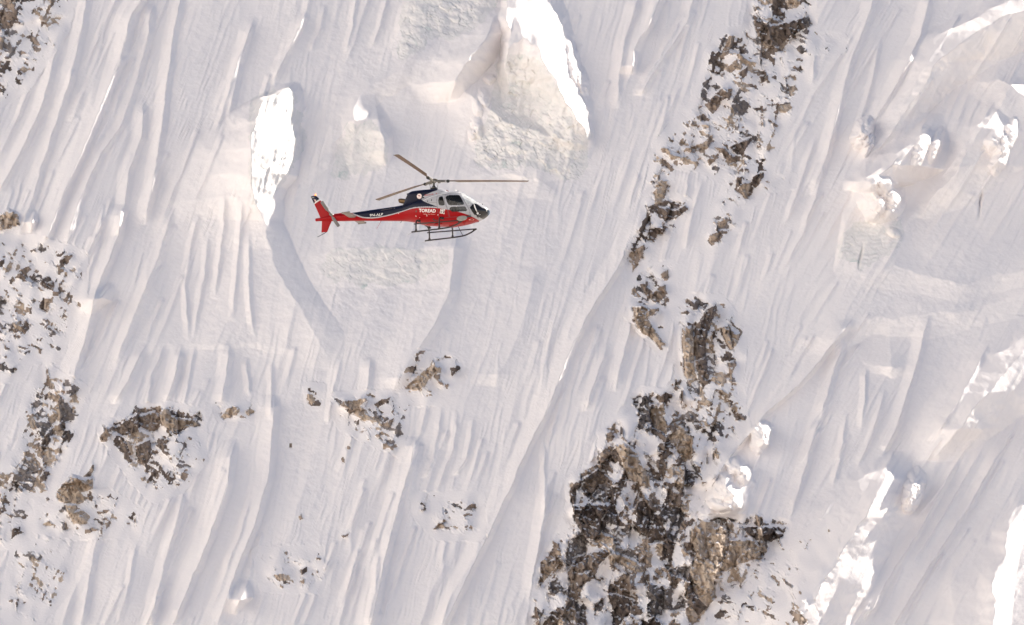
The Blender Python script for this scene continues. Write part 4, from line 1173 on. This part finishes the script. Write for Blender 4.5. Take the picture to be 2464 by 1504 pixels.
body = hull_piece('fuselage', [0], heli, M['paint'])
boom = hull_piece('tail_boom', [1], heli, M['paint'])
hull_piece('nose_cone', [2], heli, M['black'], 'glossy black nose')
for side in (0, 1):
    dr = hull_piece('rear_door', [10 + side], heli, M['paint'])
    hull_piece('door_seal', [14 + side], dr, M['seam'])
    hull_piece('window_pane', [30 + side], dr, M['glass'])
    df_ = hull_piece('cockpit_door', [20 + side], heli, M['paint'])
    hull_piece('door_seal', [24 + side], df_, M['seam'])
    hull_piece('window_pane', [32 + side], df_, M['glass'])
    hull_piece('lower_window_pane', [34 + side], df_, M['glass'])
    hull_piece('chin_window', [40 + side], heli, M['chin'])
    hull_piece('windshield', [42 + side], heli, M['windshield'])


def paint_cowl(x, z):
    c = np.empty((len(x), 4), np.float32); c[:] = (*WHITE, 1)
    c[x < navy_c(z), :3] = NAVY
    return c


CV, CQ = loft(CW, np.concatenate([np.arange(-1.78, .93, .016), [.93]]), 220)
cv = CV.reshape(-1, 3); cq = CQ.reshape(-1, 4)
cowl = hull_piece('engine_cowling', [0], heli, M['paint'], None, cv, cq, np.zeros(len(cq), int), paint_cowl)


# ---- things printed on the skin, laid 5 mm proud of it
def on_skin(x, z, tab, off=.006): return (x, -float(side_y(np.array([x]), np.array([z]), tab)[0]) - off, z)


def decal(name, verts2, faces, corners, tab, parent, mat, off=.006):
    """verts2 in the unit square; corners TL, TR, BL, BR as (x, z) on the right side of the hull"""
    tl, tr, bl, br = [np.array(c) for c in corners]
    out = []
    for (u, v) in verts2:
        p = (1 - v) * ((1 - u) * bl + u * br) + v * ((1 - u) * tl + u * tr)
        out.append(on_skin(p[0], p[1], tab, off))
    return hmesh(name, out, faces, parent, mat, False)


def text_shape(txt, bold=0.0, shear=0.0):
    cu = bpy.data.curves.new('lettering', 'FONT'); cu.body = txt; cu.offset = bold; cu.shear = shear; cu.resolution_u = 3
    ob = bpy.data.objects.new('lettering', cu); COL.objects.link(ob)
    bpy.context.view_layer.update()
    me = ob.evaluated_get(bpy.context.evaluated_depsgraph_get()).to_mesh()
    v = np.array([q.co[:2] for q in me.vertices]); f = [tuple(p.vertices) for p in me.polygons]
    bpy.data.objects.remove(ob); bpy.data.curves.remove(cu)
    v = (v - v.min(0)) / np.ptp(v, axis=0)
    return [tuple(p) for p in v], f


v2, f2 = text_shape('TOREAD', .024)
decal('lettering', v2, f2, [(-.581, -1.735), (.440, -1.90), (-.594, -1.935), (.420, -2.085)], ST, heli, M['white_print'])['label'] = 'white lettering TOREAD on the red side'
v2, f2 = text_shape('Follow Your Dreams', .01, .2)
decal('lettering', v2, f2, [(-.331, -2.045), (.388, -2.140), (-.341, -2.093), (.380, -2.186)], ST, heli, M['pink_print'])['label'] = 'small pale slogan under the white lettering'
v2, f2 = text_shape('9N-ALP', .004, .1)
decal('registration', v2, f2, [(-3.753, -1.556), (-2.951, -1.585), (-3.769, -1.688), (-2.963, -1.722)], ST, heli, M['white_print'])['label'] = 'white registration 9N-ALP on the tail boom'
v2, f2 = text_shape('Simrik Air', .02)
decal('lettering', v2, f2, [(-.314, -.905), (.594, -.862), (-.314, -.985), (.588, -.945)], CW, heli, M['red_print'])['label'] = 'red lettering Simrik Air on the engine cowling'


def circle(cx, cy, rx, ry, n=28): return [(cx + rx * math.cos(2 * math.pi * k / n), cy + ry * math.sin(2 * math.pi * k / n)) for k in range(n)]


E4 = [(.723, -1.909), (.994, -1.967), (.658, -2.142), (.924, -2.216)]
fr_v = [(0, 0), (1, 0), (1, 1), (0, 1), (.12, .10), (.88, .10), (.88, .9), (.12, .9)]
emb = decal('emblem', fr_v, [(0, 1, 5, 4), (1, 2, 6, 5), (2, 3, 7, 6), (3, 0, 4, 7)], E4, ST, heli, M['white_print'])
emb['label'] = 'square white-framed emblem with a swirl beside the lettering'
decal('emblem_field', fr_v[4:], [(0, 1, 2, 3)], E4, ST, emb, M['dark_print'])
arc = [(.5 + .34 * math.cos(a), .50 + .30 * math.sin(a)) for a in np.linspace(.1, math.pi - .1, 12)] + [(.5 + .22 * math.cos(a), .48 + .17 * math.sin(a)) for a in np.linspace(math.pi - .1, .1, 12)]
decal('emblem_swirl', arc, [(i, i + 1, 22 - i, 23 - i) for i in range(11)], E4, ST, emb, M['white_print'], .009)
sw = circle(.5, .42, .16, .15, 16) + circle(.53, .44, .07, .05, 16)
decal('emblem_swirl', sw, [(i, (i + 1) % 16, 16 + (i + 1) % 16, 16 + i) for i in range(16)], E4, ST, emb, M['white_print'], .009)
decal('emblem_swirl', [(.25, .2), (.75, .22), (.68, .32), (.3, .28)], [(0, 1, 2, 3)], E4, ST, emb, M['white_print'], .009)
D4 = [(-.785, -.795), (-.490, -.815), (-.785, -1.095), (-.490, -1.12)]
disc = decal('round_logo', circle(.5, .5, .5, .5), [tuple(range(28))], D4, CW, heli, M['white_print'])
disc['label'] = 'round white logo with a red bird on the navy cowling'
decal('logo_ring', circle(.5, .5, .44, .44) + circle(.5, .5, .38, .38), [(i, (i + 1) % 28, 28 + (i + 1) % 28, 28 + i) for i in range(28)], D4, CW, disc, M['pink_print'], .009)
decal('logo_bird', [(.18, .62), (.38, .66), (.5, .72), (.85, .5), (.6, .54), (.4, .5)], [(0, 1, 5), (1, 2, 4, 5), (2, 3, 4)], D4, CW, disc, M['red_print'], .011)
decal('logo_bird', [(.25, .34), (.5, .38), (.78, .5), (.6, .36), (.42, .28)], [(0, 1, 4), (1, 2, 3, 4)], D4, CW, disc, M['red_print'], .011)
O4 = [(2.20, -2.555), (2.48, -2.530), (2.18, -2.602), (2.46, -2.59)]
ov = decal('oval_badge', circle(.5, .5, .5, .5), [tuple(range(28))], O4, ST, heli, M['pink_print'])
decal('badge_mark', circle(.6, .5, .14, .3, 12), [tuple(range(12))], O4, ST, ov, M['dark_print'], .010)
V4 = [(-3.13, -1.372), (-2.405, -1.338), (-3.10, -1.430), (-2.39, -1.408)]
decal('vent_panel', [(0, 0), (.25, 0), (.5, 0), (.75, 0), (1, 0), (1, 1), (.75, 1), (.5, 1), (.25, 1), (0, 1)], [(0, 1, 8, 9), (1, 2, 7, 8), (2, 3, 6, 7), (3, 4, 5, 6)], V4, ST, boom, M['vent'])
sq = [(0, 0), (1, 0), (1, 1), (0, 1)]
decal('small_panel', sq, [(0, 1, 2, 3)], [(-2.33, -1.305), (-2.245, -1.305), (-2.31, -1.42), (-2.22, -1.42)], ST, boom, M['rotor_grey'])
decal('fuel_cap', sq, [(0, 1, 2, 3)], [(-.82, -1.80), (-.73, -1.81), (-.82, -1.90), (-.73, -1.91)], ST, body, M['dark_print'])
for (x_, z_, w_, h_) in [(-.85, -2.10, .03, .07), (-.15, -2.17, .025, .09), (.50, -2.22, .07, .03), (-.64, -2.21, .05, .02), (-2.0, -1.74, .04, .035)]:
    decal('placard', sq, [(0, 1, 2, 3)], [(x_, z_ + h_ / 2), (x_ + w_, z_ + h_ / 2), (x_, z_ - h_ / 2), (x_ + w_, z_ - h_ / 2)], ST, body, M['white_print'])
decal('air_intake', circle(.5, .5, .5, .5, 14), [tuple(range(14))], [(-.47, -1.02), (-.33, -1.02), (-.47, -1.11), (-.33, -1.11)], CW, cowl, M['rubber'])
for (x_, z_, h_) in [(-.08, -1.36, .09), (.16, -1.33, .13)]:
    decal('intake_slot', sq, [(0, 1, 2, 3)], [(x_, z_ + h_ / 2), (x_ + .04, z_ + h_ / 2), (x_, z_ - h_ / 2), (x_ + .05, z_ - h_ / 2)], ST, body, M['rubber'])
decal('panel_seam', [(i / 12, j) for j in (0, 1) for i in range(13)], [(i, i + 1, 14 + i, 13 + i) for i in range(12)], [(-.02, -1.455), (.48, -1.50), (-.02, -1.472), (.48, -1.517)], ST, body, M['rotor_grey'])
# roof gutter between cabin and cowling
Geo().tube([on_skin(x, z, ST, .0) for x, z in [(-.349, -1.301), (-.25, -1.255), (-.146, -1.213), (0, -1.155), (.2, -1.10), (.48, -1.06), (.727, -1.021), (1.0, -.985), (1.4, -.975), (1.75, -1.0)]], .013, 8).build('roof_gutter', heli, M['white'])


# ------------------------------------------------------------------ cabin
g = Geo().box((1.3, 0, -2.45), (2.2, 1.36, .05), bev=.01); g.box((.22, 0, -1.8), (.06, 1.5, 1.3), bev=.01)
g.box((2.28, .0, -1.98), (.22, .9, .42), Matrix.Rotation(-.35, 3, 'Y'), .03); g.box((2.0, 0, -2.3), (.7, .22, .34), bev=.03)
g.build('cabin_interior', heli, M['trim'])
for sy in (-.42, .42):
    st_ = Geo().box((1.42, sy, -2.12), (.50, .46, .13), Matrix.Rotation(-.08, 3, 'Y'), .04)
    seat = st_.build('seat', heli, M['seat'])
    Geo().box((1.13, sy, -1.78), (.12, .46, .72), Matrix.Rotation(-.2, 3, 'Y'), .04).build('backrest', seat, M['seat'])
    Geo().box((1.06, sy, -1.36), (.08, .26, .16), Matrix.Rotation(-.2, 3, 'Y'), .03).build('headrest', seat, M['trim'])
    Geo().box((1.42, sy, -2.31), (.4, .3, .26), bev=.02).build('seat_base', seat, M['trim'])
bench = Geo().box((.58, 0, -2.12), (.46, 1.42, .13), bev=.04).build('rear_bench', heli, M['seat'])
Geo().box((.36, 0, -1.78), (.12, 1.42, .66), Matrix.Rotation(-.12, 3, 'Y'), .04).build('backrest', bench, M['seat'])

# ------------------------------------------------------------------ engine exhaust and roof fittings
ex = Geo().rings([[Vector((x, .17 * w * math.cos(a), z + h * math.sin(a))) for a in np.linspace(0, 2 * math.pi, 20, endpoint=False)] for x, z, w, h in
                  [(-1.42, -1.06, 1.0, .15), (-1.62, -1.02, 1.05, .155), (-1.80, -.965, 1.1, .15), (-1.96, -.925, 1.1, .145), (-2.08, -.905, 1.05, .115)]], cap=False)
ex.rings([[Vector((x, .15 * w * math.cos(a), z + h * math.sin(a))) for a in np.linspace(0, 2 * math.pi, 20, endpoint=False)] for x, z, w, h in [(-2.08, -.905, 1.05, .105), (-1.85, -.95, 1.0, .12), (-1.7, -.99, .6, .06), (-1.69, -.99, .02, .002)]], cap=False)
ex.build('exhaust_pipe', heli, M['exhaust'])
Geo().tube([(-1.3, -.15, -.60), (-1.46, -.16, -.60), (-1.56, -.16, -.62)], [.04, .04, .035]).build('drain_pipe', cowl, M['rubber'])
Geo().lathe([(.035, 0), (.035, .03), (.015, .045), (.001, .047)], (-.85, -.1, -.51)).build('lifting_eye', cowl, M['black'])
Geo().lathe([(.10, 0), (.10, .03), (.085, .075), (.05, .105), (.001, .115)], (1.30, -.1, -.775)).build('antenna_dome', heli, M['white'])
Geo().box((1.42, -.1, -.765), (.16, .10, .02), bev=.006).build('antenna_plate', heli, M['vent'])
Geo().tube([(.70, 0, -.66), (.76, 0, -.60), (.90, 0, -.72), (.93, 0, -.76)], [.012, .02, .02, .012]).build('roof_wire_cutter', heli, M['red_print'])

# ------------------------------------------------------------------ main rotor
tilt = Matrix.Rotation(R(-1.04), 3, 'X') @ Matrix.Rotation(R(.32), 3, 'Y')
hubm = Geo()
hubm.lathe([(.10, -.11), (.13, -.09), (.16, -.02), (.17, .03), (.10, .05)], (0, 0, 0))
for i in range(3):
    a = R(27.29 + 120 * i); d = Vector((math.cos(a), math.sin(a), .02))
    hubm.tube([d * .05, d * .30, d * .62], [.10, .085, .055], 10, .5)
mr = hubm.build('main_rotor', heli, M['steel'])
Geo().lathe([(.02, .055), (.19, .065), (.20, .085), (.17, .105), (.08, .125), (.001, .13)], (.03, 0, 0)).build('hub_cap', mr, M['steel'])
mast = Geo().lathe([(.20, -.56), (.19, -.50), (.165, -.44), (.13, -.36), (.085, -.31), (.06, -.26), (.055, -.1)], (0, 0, 0)); mast.build('mast', heli, M['rubber'])
Geo().lathe([(.10, -.435), (.205, -.445), (.215, -.42), (.205, -.395), (.10, -.385)], (0, 0, 0)).build('swashplate', heli, M['steel'])
for i in range(3):
    a = R(27.29 + 120 * i); d = Vector((math.cos(a), math.sin(a), 0)); t_ = Vector((-math.sin(a), math.cos(a), 0))
    Geo().tube([d * .19 + t_ * .06 + Vector((0, 0, -.42)), d * .27 + t_ * .14 + Vector((0, 0, -.06))], .013, 8).build('pitch_link', mr, M['steel'])
    sl_ = Geo()
    R3 = Matrix.Rotation(a, 3, 'Z')
    for zz in (.045, -.045):
        sl_.box(R3 @ Vector((.50, 0, zz + .012)), (.56, .13, .028), R3, .008)
    sl_.box(R3 @ Vector((.30, .0, -.08)), (.16, .16, .05), R3, .012)
    sl_.build('blade_sleeve', mr, M['steel'])
    Geo().box(R3 @ Vector((.80, 0, .012)), (.17, .17, .15), R3, .03).build('damper', mr, M['rubber'])
    # blade: root cuff, then an airfoil with a slight twist, coned and drooping with span
    st_b = [(.74, .10, .075), (.95, .11, .07), (1.15, .16, .05), (1.45, .31, .042), (2.2, .31, .042), (3.2, .31, .042), (4.4, .31, .040), (5.28, .31, .038), (5.345, .28, .012)]
    rings = []
    for s_, ch, tk in st_b:
        tw = R(7 - 2.2 * s_) + R(2)
        zc = .010 + s_ * math.tan(R(1.4)) + .018 * math.sin(s_ / 5.345 * math.pi)
        ring = []
        for k in range(16):
            an = 2 * math.pi * k / 16
            c_ = math.cos(an) * .5; thk = math.sin(an) * .5 * tk * (1.25 - .9 * (.5 - c_)) if ch > .3 else math.sin(an) * .5 * tk
            yy = (c_ - (.0 if ch < .3 else .20)) * ch
            ring.append(tilt @ (R3 @ Vector((s_, -(yy * math.cos(tw) - thk * math.sin(tw)), zc + yy * math.sin(tw) + thk * math.cos(tw)))))
        rings.append(ring)
    Geo().rings(rings).build('rotor_blade', mr, M['blade'])

# ------------------------------------------------------------------ tail
def plate(le, te, th0, th1, n=30, m=14):
    le, te = np.array(le, float), np.array(te, float)
    tle = np.linspace(0, 1, len(le)); tte = np.linspace(0, 1, len(te))
    rings = []
    for t in np.linspace(0, 1, n):
        a = np.array([np.interp(t, tle, le[:, i]) for i in (0, 1)]); b = np.array([np.interp(t, tte, te[:, i]) for i in (0, 1)])
        th_ = th0 + (th1 - th0) * t
        ring = []
        for k in range(2 * m):
            an = math.pi * k / m
            c_ = .5 - .5 * math.cos(an); yy = math.sin(an) * .5 * th_ * (1.3 - .75 * c_) * (1 if k < m else 1)
            p = a + (b - a) * c_
            ring.append((p[0], yy, p[1]))
        rings.append(ring)
    return rings


def fin_paint(x, z):
    c = np.empty((len(x), 4), np.float32); c[:] = (*RED, 1)
    w = -.445 + (x + 7.05) * .55
    c[z > w, :3] = (.78, .76, .73)
    c[z > w + .065 + .10 * (x + 7.2), :3] = NAVY
    return c


def painted_rings(name, rings, parent, painter, flip=False):
    n = len(rings[0]); v = np.array([p for r in rings for p in r], float)
    i = np.arange(len(v)).reshape(len(rings), n); j = np.roll(i, -1, axis=1)
    q = np.stack([i[:-1], j[:-1], j[1:], i[1:]], -1).reshape(-1, 4)
    cap = []
    for row in (i[0], i[-1]):
        for k in range(n // 2 - 1): cap.append((row[k], row[k + 1], row[n - k - 2], row[n - k - 1]))
    q = np.concatenate([q, np.array(cap)])
    if flip: q = q[:, ::-1]
    return hull_piece(name, [0], parent, M['paint'], None, v, q, np.zeros(len(q), int), painter)


fin = painted_rings('tail_fin', plate([(-6.16, -1.45), (-6.25, -1.09), (-6.60, -.63), (-6.95, -.17), (-7.12, -.01)], [(-6.81, -1.45), (-6.95, -1.10), (-7.10, -.75), (-7.26, -.40), (-7.41, -.05)], .13, .07, 70, 24), heli, fin_paint)
red_only = lambda x, z: np.tile(np.array([*RED, 1], np.float32), (len(x), 1))
vf = painted_rings('ventral_fin', plate([(-6.14, -1.55), (-6.30, -1.88), (-6.45, -2.21)], [(-6.76, -1.50), (-6.78, -1.85), (-6.80, -2.20)], .10, .05, 20, 12), heli, red_only, True)
Geo().tube([(-6.47, 0, -2.19), (-6.62, 0, -2.27), (-6.98, 0, -2.42), (-7.07, 0, -2.43)], [.012, .02, .016, .012], 8).build('tail_skid', heli, M['gear'])
cone = painted_rings('tail_cone', [[(x, r_ * math.cos(a), -1.44 + r_ * 1.1 * math.sin(a)) for a in np.linspace(0, 2 * math.pi, 20, endpoint=False)] for x, r_ in [(-6.9, .085), (-7.05, .08), (-7.13, .075), (-7.14, .02)]], heli, red_only, True)
hmesh('flag_pennant', [(-7.19, -.07, -.245), (-7.09, -.07, -.295), (-7.165, -.07, -.31)], [(0, 1, 2)], fin, M['red_print'], False)
hmesh('flag_pennant', [(-7.165, -.071, -.315), (-7.065, -.071, -.37), (-7.14, -.071, -.385)], [(0, 1, 2)], fin, M['red_print'], False)
hmesh('flag_border', [(-7.205, -.067, -.225), (-7.07, -.067, -.29), (-7.105, -.067, -.315), (-7.04, -.067, -.37), (-7.14, -.067, -.405)], [(0, 1, 2, 3, 4)], fin, M['white_print'], False)
for zz, x0_, x1_ in ((-.13, -7.33, -7.16), (-.175, -7.29, -7.22)):
    hmesh('fin_marking', [(x0_, -.066, zz), (x1_, -.066, zz + .012), (x1_, -.066, zz + .026), (x0_, -.066, zz + .014)], [(0, 1, 2, 3)], fin, M['white_print'], False)
for sgn in (-1, 1):
    rings = []
    for t in np.linspace(0, 1, 10):
        y_ = sgn * (.15 + 1.11 * t)
        ring = []
        for k in range(20):
            an = 2 * math.pi * k / 20; c_ = .5 + .5 * math.cos(an); thk = .5 * math.sin(an) * .07 * (.55 + .75 * c_) * (1 if t < .95 else .4)
            ring.append((-5.06 + .47 * c_, y_, -1.575 + thk - .02 * math.sin(math.pi * c_)))
        rings.append(ring)
    sb_ = Geo().rings(rings).build('stabilizer', heli, M['stab'])
    Geo().box((-4.83, sgn * 1.262, -1.575), (.5, .014, .10), bev=.004).build('end_plate', sb_, M['stab'])
TRC = Vector((-6.13, -.27, -1.28))
trh = Geo().lathe([(.05, -.14), (.05, .0), (.075, .02), (.075, .06), (.03, .09)], TRC + Vector((0, .02, 0)), (0, -1, 0), 16)
trh.lathe([(.09, 0), (.10, .03), (.06, .1)], (-6.13, -.05, -1.30), (0, -1, 0), 16)
tr_ = trh.build('tail_rotor', heli, M['steel'])
Geo().box(TRC + Vector((.02, -.03, .02)), (.16, .05, .05), Matrix.Rotation(R(55), 3, 'Y'), .01).build('pitch_horn', tr_, M['rubber'])
for sgn in (-1, 1):
    d = Vector((-.545, 0, .84)) * sgn; n_ = Vector((.84, 0, .545))
    rings = []
    for s_, ch in [(.07, .05), (.2, .06), (.32, .17), (.6, .185), (.88, .185), (.93, .15)]:
        ring = []
        for k in range(12):
            an = 2 * math.pi * k / 12; c_ = math.cos(an) * .5 * ch; tk = math.sin(an) * .5 * .024
            ring.append(TRC + Vector((0, -.05, 0)) + d * s_ + n_ * (c_ * .95) + Vector((0, c_ * .3 + tk, 0)))
        rings.append(ring)
    Geo().rings(rings).build('tail_rotor_blade', tr_, M['rotor_grey'])
Geo().lathe([(.028, 0), (.036, .02), (.036, .06), (.022, .085), (.002, .09)], (-7.12, 0, -.02)).build('beacon', heli, M['beacon'])
Geo().tube([(-3.2, 0, -1.92), (-3.22, 0, -1.97), (-3.48, 0, -2.38)], [.03, .010, .007], 8).build('whip_antenna', heli, M['red_print'])
Geo().box((-5.75, -.05, -1.26), (.5, .10, .06), bev=.02).build('gearbox_fairing', boom, M['red_print'])
Geo().tube([(-1.9, -.1, -2.07), (-1.95, -.1, -2.17), (-2.02, -.1, -2.2)], .012, 8).build('drain_tube', heli, M['gear'])

# ------------------------------------------------------------------ landing gear
for sgn in (-1, 1):
    y_ = 1.05 * sgn
    sk = Geo().tube([(-.98, y_, -3.085)] + [tuple(p) for p in bez([(-.9, y_, -3.085), (1.28, y_, -3.09), (1.78, y_, -2.915)])] + [(1.95, y_, -2.82), (2.10, y_, -2.745)], .042, 14).build('skid', heli, M['gear'])
    Geo().tube([(-.84, y_, -2.635), (.6, y_, -2.69), (2.10, y_, -2.742)], .036, 12).build('step_tube', sk, M['gear'])
    Geo().tube([(1.90, y_, -2.735), (1.93, y_, -2.80), (1.86, y_, -2.88)], .036, 10).build('skid_brace', sk, M['gear'])
    Geo().tube([(-.9, y_, -3.12), (-1.05, y_, -3.15), (-1.20, y_, -3.21)], [.02, .016, .008], 8, .4).build('spring_strip', sk, M['steel'])
    for x_ in (-.72, .67): Geo().lathe([(.075, 0), (.065, .05), (.045, .12), (.04, .2)], (x_, y_, -3.06)).build('leg_clamp', sk, M['gear'])
for x_ in (-.72, .67):
    half = [(1.05, -3.06), (1.05, -2.70), (.99, -2.47), (.80, -2.36), (.45, -2.36)]
    path = [(x_, y, z) for y, z in half] + [(x_, -y, z) for y, z in half[::-1]]
    ct = Geo().tube(bez(path), .042, 12).build('cross_tube', heli, M['gear'])
    for sgn in (-1, 1):
        Geo().box((x_ + .10, .80 * sgn, -2.42), (.16, .12, .14), Matrix.Rotation(.4, 3, 'Y'), .03).build('gear_bracket', ct, M['gear'])
Geo().tube([(1.28, 1.05, -3.05), (1.22, .8, -2.8), (1.2, .55, -2.62)], .018, 8).build('gear_strut', heli, M['gear'])
# cargo mirror on the near skid
mn = Vector((.02, -.75, .66)).normalized()
ma = Vector((1, 0, -.10)).normalized(); mbv = mn.cross(ma)
mc = Vector((2.03, -1.05, -2.625))
ell = lambda k, s_, o: mc + ma * (.30 * s_ * math.cos(k)) + mbv * (.215 * s_ * math.sin(k)) + mn * o
ks = np.linspace(0, 2 * math.pi, 32, endpoint=False)
mir = Geo().rings([[ell(k, .92, -.035) for k in ks], [ell(k, 1, -.02) for k in ks], [ell(k, 1, .02) for k in ks], [ell(k, .95, .022) for k in ks]]).build('cargo_mirror', heli, M['mirror'])
for dx in (-.17, .02): Geo().tube([mc + ma * dx + mn * -.02, Vector((1.86 + .3 * dx, -1.05, -2.84))], .03, 8).build('mirror_strut', mir, M['gear'])
# nose fittings: wire deflector, landing light, probe
def sk_pt(x, z, off): p = on_skin(x, z, ST, off); return Vector(p)
Geo().tube([sk_pt(2.585, -1.735, .015), sk_pt(2.65, -1.92, .03), sk_pt(2.72, -2.10, .03), sk_pt(2.765, -2.22, .02)], [.016, .026, .034, .02], 10).build('wire_deflector', heli, M['white'])
ll = Geo().tube([sk_pt(2.755, -2.36, .06), sk_pt(2.74, -2.44, .06), sk_pt(2.73, -2.50, .06)], [.055, .055, .03], 12).build('landing_light', heli, M['black'])
Geo().box(sk_pt(2.79, -2.31, .05), (.10, .05, .13), Matrix.Rotation(-.25, 3, 'Y'), .02).build('light_bracket', ll, M['white'])
Geo().box(sk_pt(2.86, -2.37, .03), (.11, .03, .03), bev=.01).build('step_plate', ll, M['white'])
Geo().tube([(2.92, -.12, -1.74), (2.93, -.12, -1.66)], .014, 8).build('temperature_probe', heli, M['black'])
Geo().tube([(2.62, -.25, -1.60), (2.66, -.28, -1.55)], .012, 8).build('wiper_pivot', heli, M['black'])
# belly fittings
for (x_, y_, s_) in [(.35, -.25, (.5, .3, .05)), (-.25, -.1, (.3, .4, .05)), (1.1, 0, (.35, .35, .07))]:
    top, bot, b_, n_ = section(np.array([x_]), ST)
    Geo().box((x_, y_, float(bot[0]) - .005), s_, bev=.012).build('belly_panel', heli, M['red_print'])
Geo().add([(1.72, -.3, -2.66), (2.0, -.3, -2.66), (1.88, -.3, -2.82), (1.72, -.27, -2.66), (2.0, -.27, -2.66), (1.88, -.27, -2.82)], [(0, 1, 2), (5, 4, 3), (0, 3, 4, 1), (1, 4, 5, 2), (2, 5, 3, 0)]).build('belly_fin', heli, M['red_print'], False)
